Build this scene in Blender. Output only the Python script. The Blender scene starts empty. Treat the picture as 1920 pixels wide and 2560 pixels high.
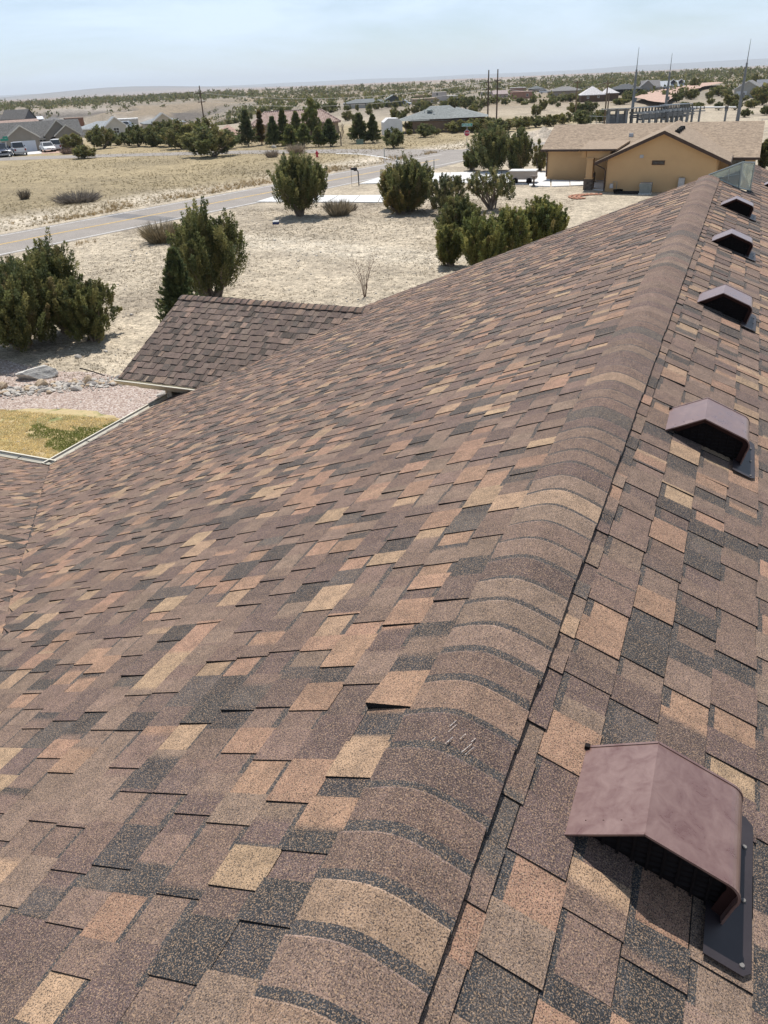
import bpy, bmesh, math, random
import numpy as np
from mathutils import Vector, Matrix
random.seed(7); RNG = np.random.default_rng(11)
S = bpy.context.scene
COL = S.collection
rad = math.radians

# ------------------------------------------------------------------ camera
cam_d = bpy.data.cameras.new("camera"); cam = bpy.data.objects.new("camera", cam_d); COL.objects.link(cam)
cam.matrix_world = Matrix(((0.91973, -0.16034, 0.35831, 0.0),
                           (0.39056, 0.46566, -0.79412, 0.0),
                           (-0.03952, 0.87032, 0.4909, 8.4),
                           (0, 0, 0, 1)))
cam_d.sensor_fit = 'VERTICAL'; cam_d.sensor_height = 36.0; cam_d.lens = 27.0
cam_d.clip_start = 0.05; cam_d.clip_end = 90000
S.camera = cam

# ------------------------------------------------------------------ sky, sun, exposure
SUN_EL, SUN_AZ = rad(62), rad(26)          # azimuth measured from +Y towards -X
w = bpy.data.worlds.new("World"); S.world = w; w.use_nodes = True
nt = w.node_tree; nt.nodes.clear()
def N(nt, t, **k):
    n = nt.nodes.new(t)
    for a, b in k.items(): setattr(n, a, b)
    return n
sky = N(nt, 'ShaderNodeTexSky', sky_type='NISHITA', sun_disc=False)
sky.sun_elevation = SUN_EL; sky.sun_rotation = -SUN_AZ; sky.altitude = 1500; sky.air_density = 1.0; sky.dust_density = 0.7; sky.ozone_density = 3.0
tc = N(nt, 'ShaderNodeTexCoord'); mp = N(nt, 'ShaderNodeMapping'); mp.inputs['Scale'].default_value = (1.0, 1.0, 5.0); mp.inputs['Rotation'].default_value = (0.12, 0.2, 0.6)
cn = N(nt, 'ShaderNodeTexNoise'); cn.inputs['Scale'].default_value = 2.3; cn.inputs['Detail'].default_value = 7; cn.inputs['Roughness'].default_value = 0.58; cn.inputs['Distortion'].default_value = 0.5
cr = N(nt, 'ShaderNodeValToRGB'); cr.color_ramp.elements[0].position = 0.38; cr.color_ramp.elements[1].position = 0.60
cr.color_ramp.elements[0].color = (0.30, 0.30, 0.30, 1); cr.color_ramp.elements[1].color = (0.92, 0.92, 0.92, 1)
mx = N(nt, 'ShaderNodeMixRGB'); mx.inputs[2].default_value = (9.0, 10.8, 12.9, 1)
bg = N(nt, 'ShaderNodeBackground'); bg.inputs[1].default_value = 0.085
wo = N(nt, 'ShaderNodeOutputWorld')
L = nt.links.new
L(tc.outputs['Generated'], mp.inputs[0]); L(mp.outputs[0], cn.inputs[0]); L(cn.outputs[0], cr.inputs[0])
sxyz = N(nt, 'ShaderNodeSeparateXYZ'); L(tc.outputs['Generated'], sxyz.inputs[0])
veil = N(nt, 'ShaderNodeMapRange'); veil.inputs[1].default_value = 0.0; veil.inputs[2].default_value = 0.75; veil.inputs[3].default_value = 1.0; veil.inputs[4].default_value = 0.28
L(sxyz.outputs['Z'], veil.inputs[0]); vm = N(nt, 'ShaderNodeMath', operation='MULTIPLY'); L(cr.outputs[0], vm.inputs[0]); L(veil.outputs[0], vm.inputs[1])
L(vm.outputs[0], mx.inputs[0]); L(sky.outputs[0], mx.inputs[1]); L(mx.outputs[0], bg.inputs[0]); L(bg.outputs[0], wo.inputs[0])
sd = bpy.data.lights.new("sun", 'SUN'); sd.energy = 5.0; sd.angle = rad(0.53); sd.color = (1.0, 0.955, 0.90)
sun = bpy.data.objects.new("sun", sd); COL.objects.link(sun)
sdir = Vector((-math.sin(SUN_AZ) * math.cos(SUN_EL), math.cos(SUN_AZ) * math.cos(SUN_EL), math.sin(SUN_EL)))
sun.rotation_euler = sdir.to_track_quat('Z', 'Y').to_euler(); sun.location = (0, 0, 60)
S.view_settings.view_transform = 'Standard'; S.view_settings.look = 'None'
S.view_settings.exposure = 0.16; S.view_settings.gamma = 1.0; S.view_settings.use_curve_mapping = False
S.render.engine = 'CYCLES'
S.cycles.max_bounces = 6; S.cycles.diffuse_bounces = 3; S.cycles.glossy_bounces = 3; S.cycles.transmission_bounces = 4; S.cycles.volume_bounces = 0
S.cycles.transparent_max_bounces = 6; S.cycles.use_denoising = True; S.cycles.caustics_reflective = False; S.cycles.caustics_refractive = False

# ------------------------------------------------------------------ helpers
def tag(o, label=None, cat=None, group=None, kind=None):
    if label: o['label'] = label
    if cat: o['category'] = cat
    if group: o['group'] = group
    if kind: o['kind'] = kind
    return o
def empty(name, loc=(0, 0, 0), rz=0.0, label=None, cat=None, group=None, parent=None):
    o = bpy.data.objects.new(name, None); COL.objects.link(o); o.location = loc; o.rotation_euler = (0, 0, rz)
    o.empty_display_size = 0.1
    if parent: o.parent = parent
    return tag(o, label, cat, group)
def link(name, me, parent=None, loc=None, rz=0.0):
    o = bpy.data.objects.new(name, me); COL.objects.link(o)
    if parent: o.parent = parent
    if loc is not None: o.location = loc
    if rz: o.rotation_euler = (0, 0, rz)
    return o
def copy_tree(o, parent=None):
    c = o.copy(); COL.objects.link(c)
    if parent is not None: c.parent = parent
    for ch in list(o.children): copy_tree(ch, c)
    return c

class MB:
    """collects polygons and links them as one mesh object"""
    def __init__(s): s.v = []; s.f = []; s.m = []; s.c = []
    def poly(s, pts, mi=0, col=None):
        i = len(s.v); s.v.extend([tuple(p) for p in pts]); s.f.append(tuple(range(i, i + len(pts)))); s.m.append(mi); s.c.append(col)
    def box(s, x0, x1, y0, y1, z0, z1, mi=0, M=None, taper=None):
        p = [(x0, y0, z0), (x1, y0, z0), (x1, y1, z0), (x0, y1, z0), (x0, y0, z1), (x1, y0, z1), (x1, y1, z1), (x0, y1, z1)]
        if taper:
            cx, cy = (x0 + x1) / 2, (y0 + y1) / 2
            p = p[:4] + [(cx + (a - cx) * taper, cy + (b - cy) * taper, c) for a, b, c in p[4:]]
        if M is not None: p = [tuple(M @ Vector(q)) for q in p]
        i = len(s.v); s.v.extend(p)
        for f in ((0, 3, 2, 1), (4, 5, 6, 7), (0, 1, 5, 4), (1, 2, 6, 5), (2, 3, 7, 6), (3, 0, 4, 7)):
            s.f.append(tuple(i + k for k in f)); s.m.append(mi); s.c.append(None)
    def prism(s, prof, a0, a1, axis='x', mi=0, caps=True):
        """extrude a 2-d outline (counter-clockwise) along an axis"""
        def P(p, a): return {'x': (a, p[0], p[1]), 'y': (p[0], a, p[1]), 'z': (p[0], p[1], a)}[axis]
        n = len(prof)
        for k in range(n):
            a, b = prof[k], prof[(k + 1) % n]
            s.poly([P(a, a0), P(b, a0), P(b, a1), P(a, a1)], mi)
        if caps: s.poly([P(p, a0) for p in reversed(prof)], mi); s.poly([P(p, a1) for p in prof], mi)
    def tube(s, pts, radii, n=6, mi=0, cap=True):
        rings = []
        for k, p in enumerate(pts):
            p = Vector(p)
            d = (Vector(pts[min(k + 1, len(pts) - 1)]) - Vector(pts[max(k - 1, 0)])).normalized()
            u = d.cross(Vector((0, 0, 1)))
            if u.length < 1e-3: u = Vector((1, 0, 0))
            u.normalize(); v = d.cross(u)
            i = len(s.v)
            for q in range(n):
                a = 2 * math.pi * q / n
                s.v.append(tuple(p + (u * math.cos(a) + v * math.sin(a)) * radii[k]))
            rings.append(i)
        for a, b in zip(rings, rings[1:]):
            for q in range(n):
                s.f.append((a + q, a + (q + 1) % n, b + (q + 1) % n, b + q)); s.m.append(mi); s.c.append(None)
        if cap:
            s.f.append(tuple(rings[-1] + q for q in range(n))); s.m.append(mi); s.c.append(None)
            s.f.append(tuple(rings[0] + q for q in reversed(range(n)))); s.m.append(mi); s.c.append(None)
    def mesh(s, name, mats, smooth=False, off=None):
        me = bpy.data.meshes.new(name)
        v = s.v if off is None else [(a - off[0], b - off[1], c - off[2]) for a, b, c in s.v]
        me.from_pydata(v, [], s.f)
        for m in (mats if isinstance(mats, (list, tuple)) else [mats]): me.materials.append(m)
        me.polygons.foreach_set('material_index', s.m)
        if smooth: me.polygons.foreach_set('use_smooth', [True] * len(s.f))
        if any(c is not None for c in s.c):
            at = me.color_attributes.new('Col', 'FLOAT_COLOR', 'CORNER')
            arr = []
            for f, c in zip(s.f, s.c):
                if c and isinstance(c[0], tuple):
                    for q in c: arr.extend((*q, 1.0))
                else: arr.extend(((*(c or (0.03, 0.03, 0.03)), 1.0)) * len(f))
            at.data.foreach_set('color', arr)
        me.update()
        return me
    def build(s, name, mats, parent=None, loc=None, rz=0.0, smooth=False, off=None):
        return link(name, s.mesh(name, mats, smooth, off), parent, loc, rz)

def fast_mesh(name, V, Q, mats, col=None, smooth=False):
    """V (n,3) floats, Q (m,4) or (m,3) ints, optional point colours (n,3)"""
    me = bpy.data.meshes.new(name); k = Q.shape[1]
    me.vertices.add(len(V)); me.vertices.foreach_set('co', np.asarray(V, np.float32).ravel())
    me.loops.add(Q.size); me.loops.foreach_set('vertex_index', np.asarray(Q, np.int32).ravel())
    me.polygons.add(len(Q)); me.polygons.foreach_set('loop_start', np.arange(0, Q.size, k, dtype=np.int32))
    me.polygons.foreach_set('loop_total', np.full(len(Q), k, np.int32))
    if smooth: me.polygons.foreach_set('use_smooth', np.ones(len(Q), bool))
    for m in (mats if isinstance(mats, (list, tuple)) else [mats]): me.materials.append(m)
    if col is not None:
        at = me.color_attributes.new('Col', 'FLOAT_COLOR', 'POINT')
        c = np.ones((len(V), 4), np.float32); c[:, :3] = col; at.data.foreach_set('color', c.ravel())
    me.update(calc_edges=True); me.validate()
    return me

def hash2(ix, iy, seed):
    n = (ix.astype(np.int64) * 374761393 + iy.astype(np.int64) * 668265263 + seed * 974711) & 0x7fffffff
    n = ((n ^ (n >> 13)) * 1274126177) & 0x7fffffff
    return ((n ^ (n >> 16)) & 0xffff) / 65535.0
def vnoise(x, y, seed=0):
    ix, iy = np.floor(x), np.floor(y); fx, fy = x - ix, y - iy
    fx = fx * fx * (3 - 2 * fx); fy = fy * fy * (3 - 2 * fy)
    a, b = hash2(ix, iy, seed), hash2(ix + 1, iy, seed); c, d = hash2(ix, iy + 1, seed), hash2(ix + 1, iy + 1, seed)
    return (a + (b - a) * fx) * (1 - fy) + (c + (d - c) * fx) * fy
def fbm(x, y, seed=0, o=4):
    t = 0; a = 0.5; s = 0
    for k in range(o):
        t = t + a * vnoise(x * 2 ** k, y * 2 ** k, seed + k * 17); s += a; a *= 0.5
    return t / s * 2 - 1
def sstep(a, b, x):
    t = np.clip((x - a) / (b - a), 0, 1); return t * t * (3 - 2 * t)

# ------------------------------------------------------------------ materials
def newmat(name):
    m = bpy.data.materials.new(name); m.use_nodes = True; t = m.node_tree
    b = t.nodes['Principled BSDF']; return m, t, b
def pm(name, c1, c2=None, scale=3.0, rough=0.85, metal=0.0, bump=0.0, detail=5.0, spec=0.3, pos=(0.35, 0.65), fine=None, stretch=None):
    """noise-mottled surface: two base colours mixed by a noise in object space"""
    m, t, b = newmat(name)
    c2 = c2 or tuple(x * 0.86 for x in c1)
    tcn = N(t, 'ShaderNodeTexCoord'); no = N(t, 'ShaderNodeTexNoise'); no.inputs['Scale'].default_value = scale; no.inputs['Detail'].default_value = detail; no.inputs['Roughness'].default_value = 0.62
    src = tcn.outputs['Object']
    if stretch:
        mpn = N(t, 'ShaderNodeMapping'); mpn.inputs['Scale'].default_value = stretch; t.links.new(src, mpn.inputs[0]); src = mpn.outputs[0]
    t.links.new(src, no.inputs[0])
    r = N(t, 'ShaderNodeValToRGB'); r.color_ramp.elements[0].position = pos[0]; r.color_ramp.elements[1].position = pos[1]
    r.color_ramp.elements[0].color = (*c1, 1); r.color_ramp.elements[1].color = (*c2, 1)
    t.links.new(no.outputs[0], r.inputs[0]); out = r.outputs[0]
    if fine:
        n2 = N(t, 'ShaderNodeTexNoise'); n2.inputs['Scale'].default_value = fine; n2.inputs['Detail'].default_value = 3; t.links.new(src, n2.inputs[0])
        mr = N(t, 'ShaderNodeMapRange'); mr.inputs[1].default_value = 0.3; mr.inputs[2].default_value = 0.7; mr.inputs[3].default_value = 0.68; mr.inputs[4].default_value = 1.32
        t.links.new(n2.outputs[0], mr.inputs[0])
        mu = N(t, 'ShaderNodeMixRGB', blend_type='MULTIPLY'); mu.inputs[0].default_value = 1; t.links.new(out, mu.inputs[1]); t.links.new(mr.outputs[0], mu.inputs[2]); out = mu.outputs[0]
    t.links.new(out, b.inputs['Base Color'])
    b.inputs['Roughness'].default_value = rough; b.inputs['Metallic'].default_value = metal; b.inputs['Specular IOR Level'].default_value = spec
    if bump:
        bn = N(t, 'ShaderNodeBump'); bn.inputs['Strength'].default_value = bump; bn.inputs['Distance'].default_value = 0.05
        t.links.new((n2 if fine else no).outputs[0], bn.inputs['Height']); t.links.new(bn.outputs[0], b.inputs['Normal'])
    return m
def col_mat(name, rough=0.95, grains=(), spec=0.2, trans=0.0, bump=None):
    """base colour from the mesh attribute Col, times granule noises (scale, low, high)"""
    m, t, b = newmat(name)
    a = N(t, 'ShaderNodeAttribute', attribute_name='Col'); out = a.outputs['Color']
    tcn = N(t, 'ShaderNodeTexCoord')
    for sc, lo, hi, tint in grains:
        n2 = N(t, 'ShaderNodeTexNoise'); n2.inputs['Scale'].default_value = sc; n2.inputs['Detail'].default_value = 2.5; n2.inputs['Roughness'].default_value = 0.7
        t.links.new(tcn.outputs['Object'], n2.inputs[0])
        r = N(t, 'ShaderNodeValToRGB'); e = r.color_ramp.elements; e[0].position = 0.33; e[1].position = 0.67
        e[0].color = (lo, lo, lo, 1); e[1].color = (hi * tint[0], hi * tint[1], hi * tint[2], 1)
        t.links.new(n2.outputs[0], r.inputs[0])
        mu = N(t, 'ShaderNodeMixRGB', blend_type='MULTIPLY'); mu.inputs[0].default_value = 1
        t.links.new(out, mu.inputs[1]); t.links.new(r.outputs[0], mu.inputs[2]); out = mu.outputs[0]
    t.links.new(out, b.inputs['Base Color']); b.inputs['Roughness'].default_value = rough; b.inputs['Specular IOR Level'].default_value = spec
    if bump:
        bn = N(t, 'ShaderNodeBump'); bn.inputs['Strength'].default_value = bump[1]; bn.inputs['Distance'].default_value = 0.003
        n3 = N(t, 'ShaderNodeTexNoise'); n3.inputs['Scale'].default_value = bump[0]; t.links.new(tcn.outputs['Object'], n3.inputs[0])
        t.links.new(n3.outputs[0], bn.inputs['Height']); t.links.new(bn.outputs[0], b.inputs['Normal'])
    if trans:
        tr = N(t, 'ShaderNodeBsdfTranslucent'); ms = N(t, 'ShaderNodeMixShader'); ms.inputs[0].default_value = trans
        t.links.new(out, tr.inputs[0]); t.links.new(b.outputs[0], ms.inputs[1]); t.links.new(tr.outputs[0], ms.inputs[2])
        t.links.new(ms.outputs[0], t.nodes['Material Output'].inputs[0])
    return m
def glass_pane(name, c, rough=0.08):
    m, t, b = newmat(name); b.inputs['Base Color'].default_value = (*c, 1); b.inputs['Roughness'].default_value = rough; b.inputs['Specular IOR Level'].default_value = 0.8
    n2 = N(t, 'ShaderNodeTexNoise'); n2.inputs['Scale'].default_value = 0.7
    bn = N(t, 'ShaderNodeBump'); bn.inputs['Strength'].default_value = 0.05; t.links.new(n2.outputs[0], bn.inputs['Height']); t.links.new(bn.outputs[0], b.inputs['Normal'])
    return m

def shingle_mat():
    m = col_mat('shingle granules', 0.93, ((230, 0.72, 1.28, (1, 1, 1)), (16, 0.76, 1.24, (1, 0.985, 0.96)), (1.1, 0.93, 1.07, (1, 1, 1))), 0.18, bump=(240, 0.5))
    t = m.node_tree; b = t.nodes['Principled BSDF']; tcn = N(t, 'ShaderNodeTexCoord')
    out = b.inputs['Base Color'].links[0].from_socket
    for sc, off, lo, hi, c_, f in ((250, 0, .53, .60, (.42, .28, .17), .58), (270, 31, .52, .59, (.018, .017, .019), .80), (310, 57, .60, .67, (.50, .41, .35), .36)):
        mpn = N(t, 'ShaderNodeMapping'); mpn.inputs['Location'].default_value = (off, off * .7, off * .3); t.links.new(tcn.outputs['Object'], mpn.inputs[0])
        n2 = N(t, 'ShaderNodeTexNoise'); n2.inputs['Scale'].default_value = sc; n2.inputs['Detail'].default_value = 2; n2.inputs['Roughness'].default_value = .6; t.links.new(mpn.outputs[0], n2.inputs[0])
        mr = N(t, 'ShaderNodeMapRange'); mr.inputs[1].default_value = lo; mr.inputs[2].default_value = hi; mr.inputs[3].default_value = 0; mr.inputs[4].default_value = f; t.links.new(n2.outputs[0], mr.inputs[0])
        mi = N(t, 'ShaderNodeMixRGB'); mi.inputs[2].default_value = (*c_, 1); t.links.new(mr.outputs[0], mi.inputs[0]); t.links.new(out, mi.inputs[1]); out = mi.outputs[0]
    t.links.new(out, b.inputs['Base Color']); b.inputs['Sheen Weight'].default_value = .05; b.inputs['Sheen Roughness'].default_value = .55; b.inputs['Sheen Tint'].default_value = (.95, .9, .9, 1); return m
M_SHINGLE = shingle_mat()
M_EDGE = pm('asphalt black with edge shade', (0.012, 0.011, 0.011), (0.02, 0.019, 0.018), 60, 0.9)  # black asphalt core; also paints in the shade and dirt along shingle edges
M_DECK = pm('roof underlay', (0.02, 0.02, 0.02), (0.03, 0.03, 0.03), 4, 0.9)
M_BEIGE = pm('cream painted metal', (0.62, 0.58, 0.47), (0.55, 0.51, 0.41), 3, 0.5, spec=0.4)
M_STUCCO = pm('cream stucco', (0.55, 0.47, 0.36), (0.48, 0.41, 0.31), 2, 0.9, bump=0.2, fine=60)
M_SAND = None
# ------------------------------------------------------------------ terrain
HEAD = rad(24.285)                          # the view looks this far left of +Y
def polar(x, y):
    r = np.hypot(x, y); a = np.degrees(np.arctan2(x, y)) + 24.285      # degrees right of the view axis
    return r, (a + 180) % 360 - 180
def terrain(x, y):
    r, a = polar(x, y)
    k = sstep(240, 900, r)
    k = k * (.12 + .88 * sstep(6, -6, a + 0 * r)) + 0; z = k * (1.6 * fbm(x / 210, y / 210, 3) + .6 * fbm(x / 60, y / 60, 5)) - .6 * sstep(300, 700, r)
    left = sstep(-6, -12, a) * sstep(-60, -35, a)
    z = z - left * 10.5 * sstep(210, 330, r) * (1 - sstep(520, 660, r)) * (1 + 0.25 * fbm(x / 90, y / 90, 9))
    gul = np.abs(fbm(x / 42, y / 42, 21, 3))
    z = z - left * 3.0 * (1 - np.clip(gul * 4, 0, 1)) * sstep(430, 520, r) * (1 - sstep(620, 700, r))
    mid = sstep(-10, -3, a) * sstep(22, 8, a)
    gul2 = np.abs(fbm(x / 70 + 7, y / 70, 33, 3))
    z = z - mid * 6 * (1 - np.clip(gul2 * 3.5, 0, 1)) * sstep(520, 700, r) * (1 - sstep(1600, 2200, r))
    z = z - sstep(1200, 5000, r) * 16 - sstep(4000, 20000, r) * 40
    z = z + sstep(2500, 6000, r) * 6 * fbm(x / 1500, y / 1500, 41, 3)
    hill = np.exp(-((a + 15.5) / 7.0) ** 2) * np.exp(-((r - 13000) / 3000) ** 2)
    z = z + hill * 92 * (1 + 0.10 * fbm(x / 900, y / 900, 50, 3))
    ridge = sstep(17000, 21000, r) * (1 - sstep(27000, 30000, r))
    z = z + ridge * (66 + 26 * fbm(a / 7.0, r / 9000, 61, 4))
    mesa = sstep(13, 18, a) * sstep(19000, 20500, r)
    z = z + mesa * (52 + 12 * fbm(a / 2.5, r / 20000, 71, 3))
    return z
az = np.unique(np.concatenate([np.linspace(-180, -40, 120), np.linspace(-40, 40, 460), np.linspace(40, 180, 120)]))[:-1]
rr = np.unique(np.concatenate([np.geomspace(4, 1200, 210), np.geomspace(1200, 32000, 110)]))
A, R_ = np.meshgrid(np.radians(az - 24.285), rr)
TX, TY = np.sin(A) * R_, np.cos(A) * R_
TZ = terrain(TX, TY); TZ[TZ != TZ] = 0
na, nr = len(az), len(rr)
ii, jj = np.meshgrid(np.arange(nr - 1), np.arange(na), indexing='ij'); j2 = (jj + 1) % na
Q = np.stack([ii * na + jj, (ii + 1) * na + jj, (ii + 1) * na + j2, ii * na + j2], -1).reshape(-1, 4)[:, ::-1]
V = np.stack([TX.ravel(), TY.ravel(), TZ.ravel()], 1)
# soil colours laid over the land: yard sand, field grass beyond the road, pale badland clay, pink plain
rx, ry = -36.1, 58.2; rdx, rdy = math.sin(rad(11.56)), math.cos(rad(11.56))
side = (V[:, 0] - rx) * rdy - (V[:, 1] - ry) * rdx           # metres right of the road edge
rP, aP = polar(V[:, 0], V[:, 1])
n1 = fbm(V[:, 0] / 9, V[:, 1] / 9, 81); n2 = fbm(V[:, 0] / 60, V[:, 1] / 60, 82); n3 = fbm(V[:, 0] / 420, V[:, 1] / 420, 83)
def L3(a, b, t): return a + (np.array(b) - a) * t[:, None]
sand = np.tile(np.array([0.46, 0.395, 0.305]), (len(V), 1))
n0 = fbm(V[:, 0] / 2.6, V[:, 1] / 2.6, 84); sand = L3(sand, (0.30, 0.255, 0.20), sstep(-0.1, 0.5, n1 * .6 + n0 * .7) * 0.85)
sand = L3(sand, (0.55, 0.48, 0.38), sstep(0.15, 0.5, n2) * 0.7)
ta, tb = np.array((-28.16, 42.46)), np.array((-13.94, 39.54)); tv = tb - ta; tt = np.clip(((V[:, :2] - ta) @ tv) / (tv @ tv), 0, 1); td = np.hypot(*(V[:, :2] - ta - tt[:, None] * tv).T)
sand = L3(sand, (0.56, 0.50, 0.405), np.exp(-((td - .9) / .55) ** 2) * .8); sand = L3(sand, (0.54, 0.48, 0.39), np.exp(-(td / 2.6) ** 2) * .35)
field = np.tile(np.array([0.375, 0.305, 0.19]), (len(V), 1)); field = L3(field, (0.26, 0.215, 0.14), sstep(-0.3, 0.5, n2 + 0.4 * n1))
c = L3(sand, (0, 0, 0), np.zeros(len(V))); fm = sstep(-9, -17, side + 3 * n1) * sstep(210, 170, rP); c = c + (field - c) * fm[:, None]
verge = np.exp(-((side + 11.5) / 2.6) ** 2) * sstep(200, 150, rP); c = L3(c, (0.60, 0.53, 0.43), verge * sstep(-0.4, 0.2, n1))
far = sstep(160, 300, rP); clay = np.tile(np.array([0.27, 0.235, 0.19]), (len(V), 1)); clay = L3(clay, (0.29, 0.235, 0.17), sstep(-0.25, 0.3, n2)); clay = L3(clay, (0.42, 0.385, 0.345), sstep(0.1, 0.45, n3 + 0.5 * n1))
c = c + (clay - c) * far[:, None]
bad = sstep(-7, -12, aP) * sstep(420, 500, rP) * (1 - sstep(640, 700, rP)); c = L3(c, (0.40, 0.365, 0.33), bad * sstep(-.1, .3, fbm(V[:, 0] / 40, V[:, 1] / 40, 92)) * .7); c = L3(c, (0.12, 0.11, 0.105), bad * sstep(0.05, 0.2, fbm(V[:, 0] / 55, rP / 9, 91)) * 0.85)
plain = sstep(1500, 3000, rP); c = L3(c, (0.33, 0.245, 0.20), plain * 0.9); c = L3(c, (0.22, 0.20, 0.17), plain * sstep(0.1, 0.4, fbm(V[:, 0] / 2500, V[:, 1] / 2500, 95)) * 0.8)
wood = sstep(9000, 12000, rP); c = L3(c, (0.13, 0.13, 0.12), wood * 0.75)
M_LAND = col_mat('dry land', 0.95, ((0.3, 0.84, 1.14, (1, 1, 1)), (1.7, 0.72, 1.2, (1, 0.99, 0.97)), (6, 0.6, 1.28, (1, 0.99, 0.96)), (19, 0.6, 1.3, (1, 1, 1))), 0.1)
g = link('ground', fast_mesh('ground', V, Q, M_LAND, c, True)); tag(g, kind='structure')

def sheet(name, pts, z, m, kind='structure', th=0.0, parent=None, n=1):
    b = MB(); b.poly([(x, y, z) for x, y in pts])
    if th:
        k = len(pts)
        for i in range(k): b.poly([(*pts[i], z - th), (*pts[(i + 1) % k], z - th), (*pts[(i + 1) % k], z), (*pts[i], z)])
    o = b.build(name, m, parent)
    if kind and not parent: tag(o, kind=kind)
    return o
def ccw(pts):
    a = sum(pts[i][0] * pts[(i + 1) % len(pts)][1] - pts[(i + 1) % len(pts)][0] * pts[i][1] for i in range(len(pts)))
    return pts if a > 0 else pts[::-1]
def wobble(pts, step=0.6, amp=0.25, seed=1):
    rn = random.Random(seed); out = []
    for i in range(len(pts)):
        a, b = Vector(pts[i]), Vector(pts[(i + 1) % len(pts)]); n = max(1, int((b - a).length / step))
        for k in range(n):
            p = a.lerp(b, k / n); out.append((p.x + rn.uniform(-amp, amp), p.y + rn.uniform(-amp, amp)))
    return out
M_ASPH = pm('worn asphalt', (0.285, 0.255, 0.225), (0.24, 0.215, 0.19), 0.5, 0.9, bump=0.15, fine=25)
M_PATCH = pm('dark asphalt patch', (0.15, 0.145, 0.14), (0.18, 0.17, 0.165), 1.2, 0.9, fine=25)
M_CONC = pm('pale concrete', (0.66, 0.65, 0.62), (0.58, 0.57, 0.55), 0.6, 0.9, fine=14)
M_YEL = pm('yellow road paint', (0.62, 0.40, 0.12), (0.5, 0.36, 0.16), 2.5, 0.8, fine=9)
M_WHT = pm('white road paint', (0.72, 0.71, 0.68), (0.55, 0.53, 0.5), 2.5, 0.8, fine=9)
M_PINKR = pm('pink dirt road', (0.45, 0.30, 0.23), (0.40, 0.28, 0.22), 0.2, 0.95, fine=2)
ux, uy = rdx, rdy; nx, ny = rdy, -rdx                          # along / right of the road
def RD(s, o): return (rx + ux * s + nx * o, ry + uy * s + ny * o)
b = MB()
def strip(s0, s1, o0, o1, z, nseg=1):
    bb = MB()
    bb.poly([(*RD(s0, o0), z), (*RD(s0, o1), z), (*RD(s1, o1), z), (*RD(s1, o0), z)])
    return bb
road = strip(-110, 62, -7.1, 0.45, 0.012).build('road', M_ASPH); tag(road, kind='structure')
cross = sheet('cross_road', ccw([(-127.60, 95.35), (-108.50, 98.98), (-85.99, 103.35), (-68.86, 106.78), (-52.10, 107.42), (-33.57, 105.02), (-29.34, 102.96), (-27.11, 95.18), (-28.79, 89.82), (-29.68, 81.81), (-31.27, 72.30), (-35.26, 76.02), (-37.77, 88.32), (-41.16, 95.45), (-46.19, 99.93), (-52.87, 101.53), (-65.38, 101.27), (-82.29, 98.79), (-102.37, 93.21), (-117.15, 87.27)]), 0.016, M_ASPH)
for nm, o0, o1, m in (('edge_line', -0.02, 0.12, M_WHT), ('edge_line', -6.62, -6.50, M_WHT), ('centre_line', -3.32, -3.2, M_YEL), ('centre_line', -3.5, -3.38, M_YEL)):
    strip(-110, 34 if m is M_YEL else 40, o0, o1, 0.018).build(nm, m, road)
strip(-10.6, -8.9, -7.05, 0.4, 0.016).build('tar_patch', M_PATCH, road)
sheet('edge_line', ccw([(-50.20, 100.99), (-46.19, 99.93), (-41.38, 95.96), (-36.96, 90.97), (-36.68, 90.29), (-41.19, 95.15), (-45.84, 99.15), (-49.86, 100.30)]), 0.022, M_WHT, parent=cross)
# concrete drives: slabs one by one
drv = empty('driveway', (0, 0, 0)); tag(drv, kind='structure')
def slabs(q, nu, nv, parent, name='slab', z=0.07, gap=0.03):
    a, b_, c_, d = [Vector((*p, 0)) for p in q]
    for i in range(nu):
        for j in range(nv):
            def P(u, v): return a.lerp(b_, u).lerp(d.lerp(c_, u), v)
            g1 = gap / max(0.5, (b_ - a).length); g2 = gap / max(0.5, (d - a).length)
            pts = [P(i / nu + g1, j / nv + g2), P((i + 1) / nu - g1, j / nv + g2), P((i + 1) / nu - g1, (j + 1) / nv - g2), P(i / nu + g1, (j + 1) / nv - g2)]
            dz = random.uniform(-0.006, 0.006)
            sheet(name, ccw([(p.x, p.y) for p in pts]), z + dz, M_CONC, th=0.1, parent=parent)
slabs([(-36.27, 57.70), (-23.59, 58.66), (-25.22, 62.73), (-36.41, 61.21)], 6, 1, drv)
slabs([(-32.50, 69.54), (-26.67, 71.33), (-29.24, 78.23), (-32.54, 75.77)], 3, 1, drv)
slabs([(-26.59, 71.33), (-16.74, 70.20), (-19.26, 80.47), (-29.15, 78.24)], 4, 2, drv)
slabs([(-16.42, 69.16), (-14.50, 68.77), (-17.00, 80.16), (-19.18, 80.47)], 1, 2, drv)
slabs([(-14.44, 68.77), (-11.57, 69.99), (-11.99, 72.37), (-15.43, 73.33)], 2, 1, drv)
slabs([(-11.04, 67.52), (-9.74, 66.66), (-10.79, 73.27), (-12.03, 73.21)], 1, 1, drv)
sheet('dirt_road', wobble(ccw([(-31.01, 251.03), (-19.06, 205.24), (-20.50, 271.59), (-18.65, 344.96), (-14.25, 409.97), (-17.56, 429.94), (-25.05, 412.48), (-28.83, 357.40), (-32.78, 289.11)]), 8, 0.8, 3), 1.2, M_PINKR)
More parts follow.
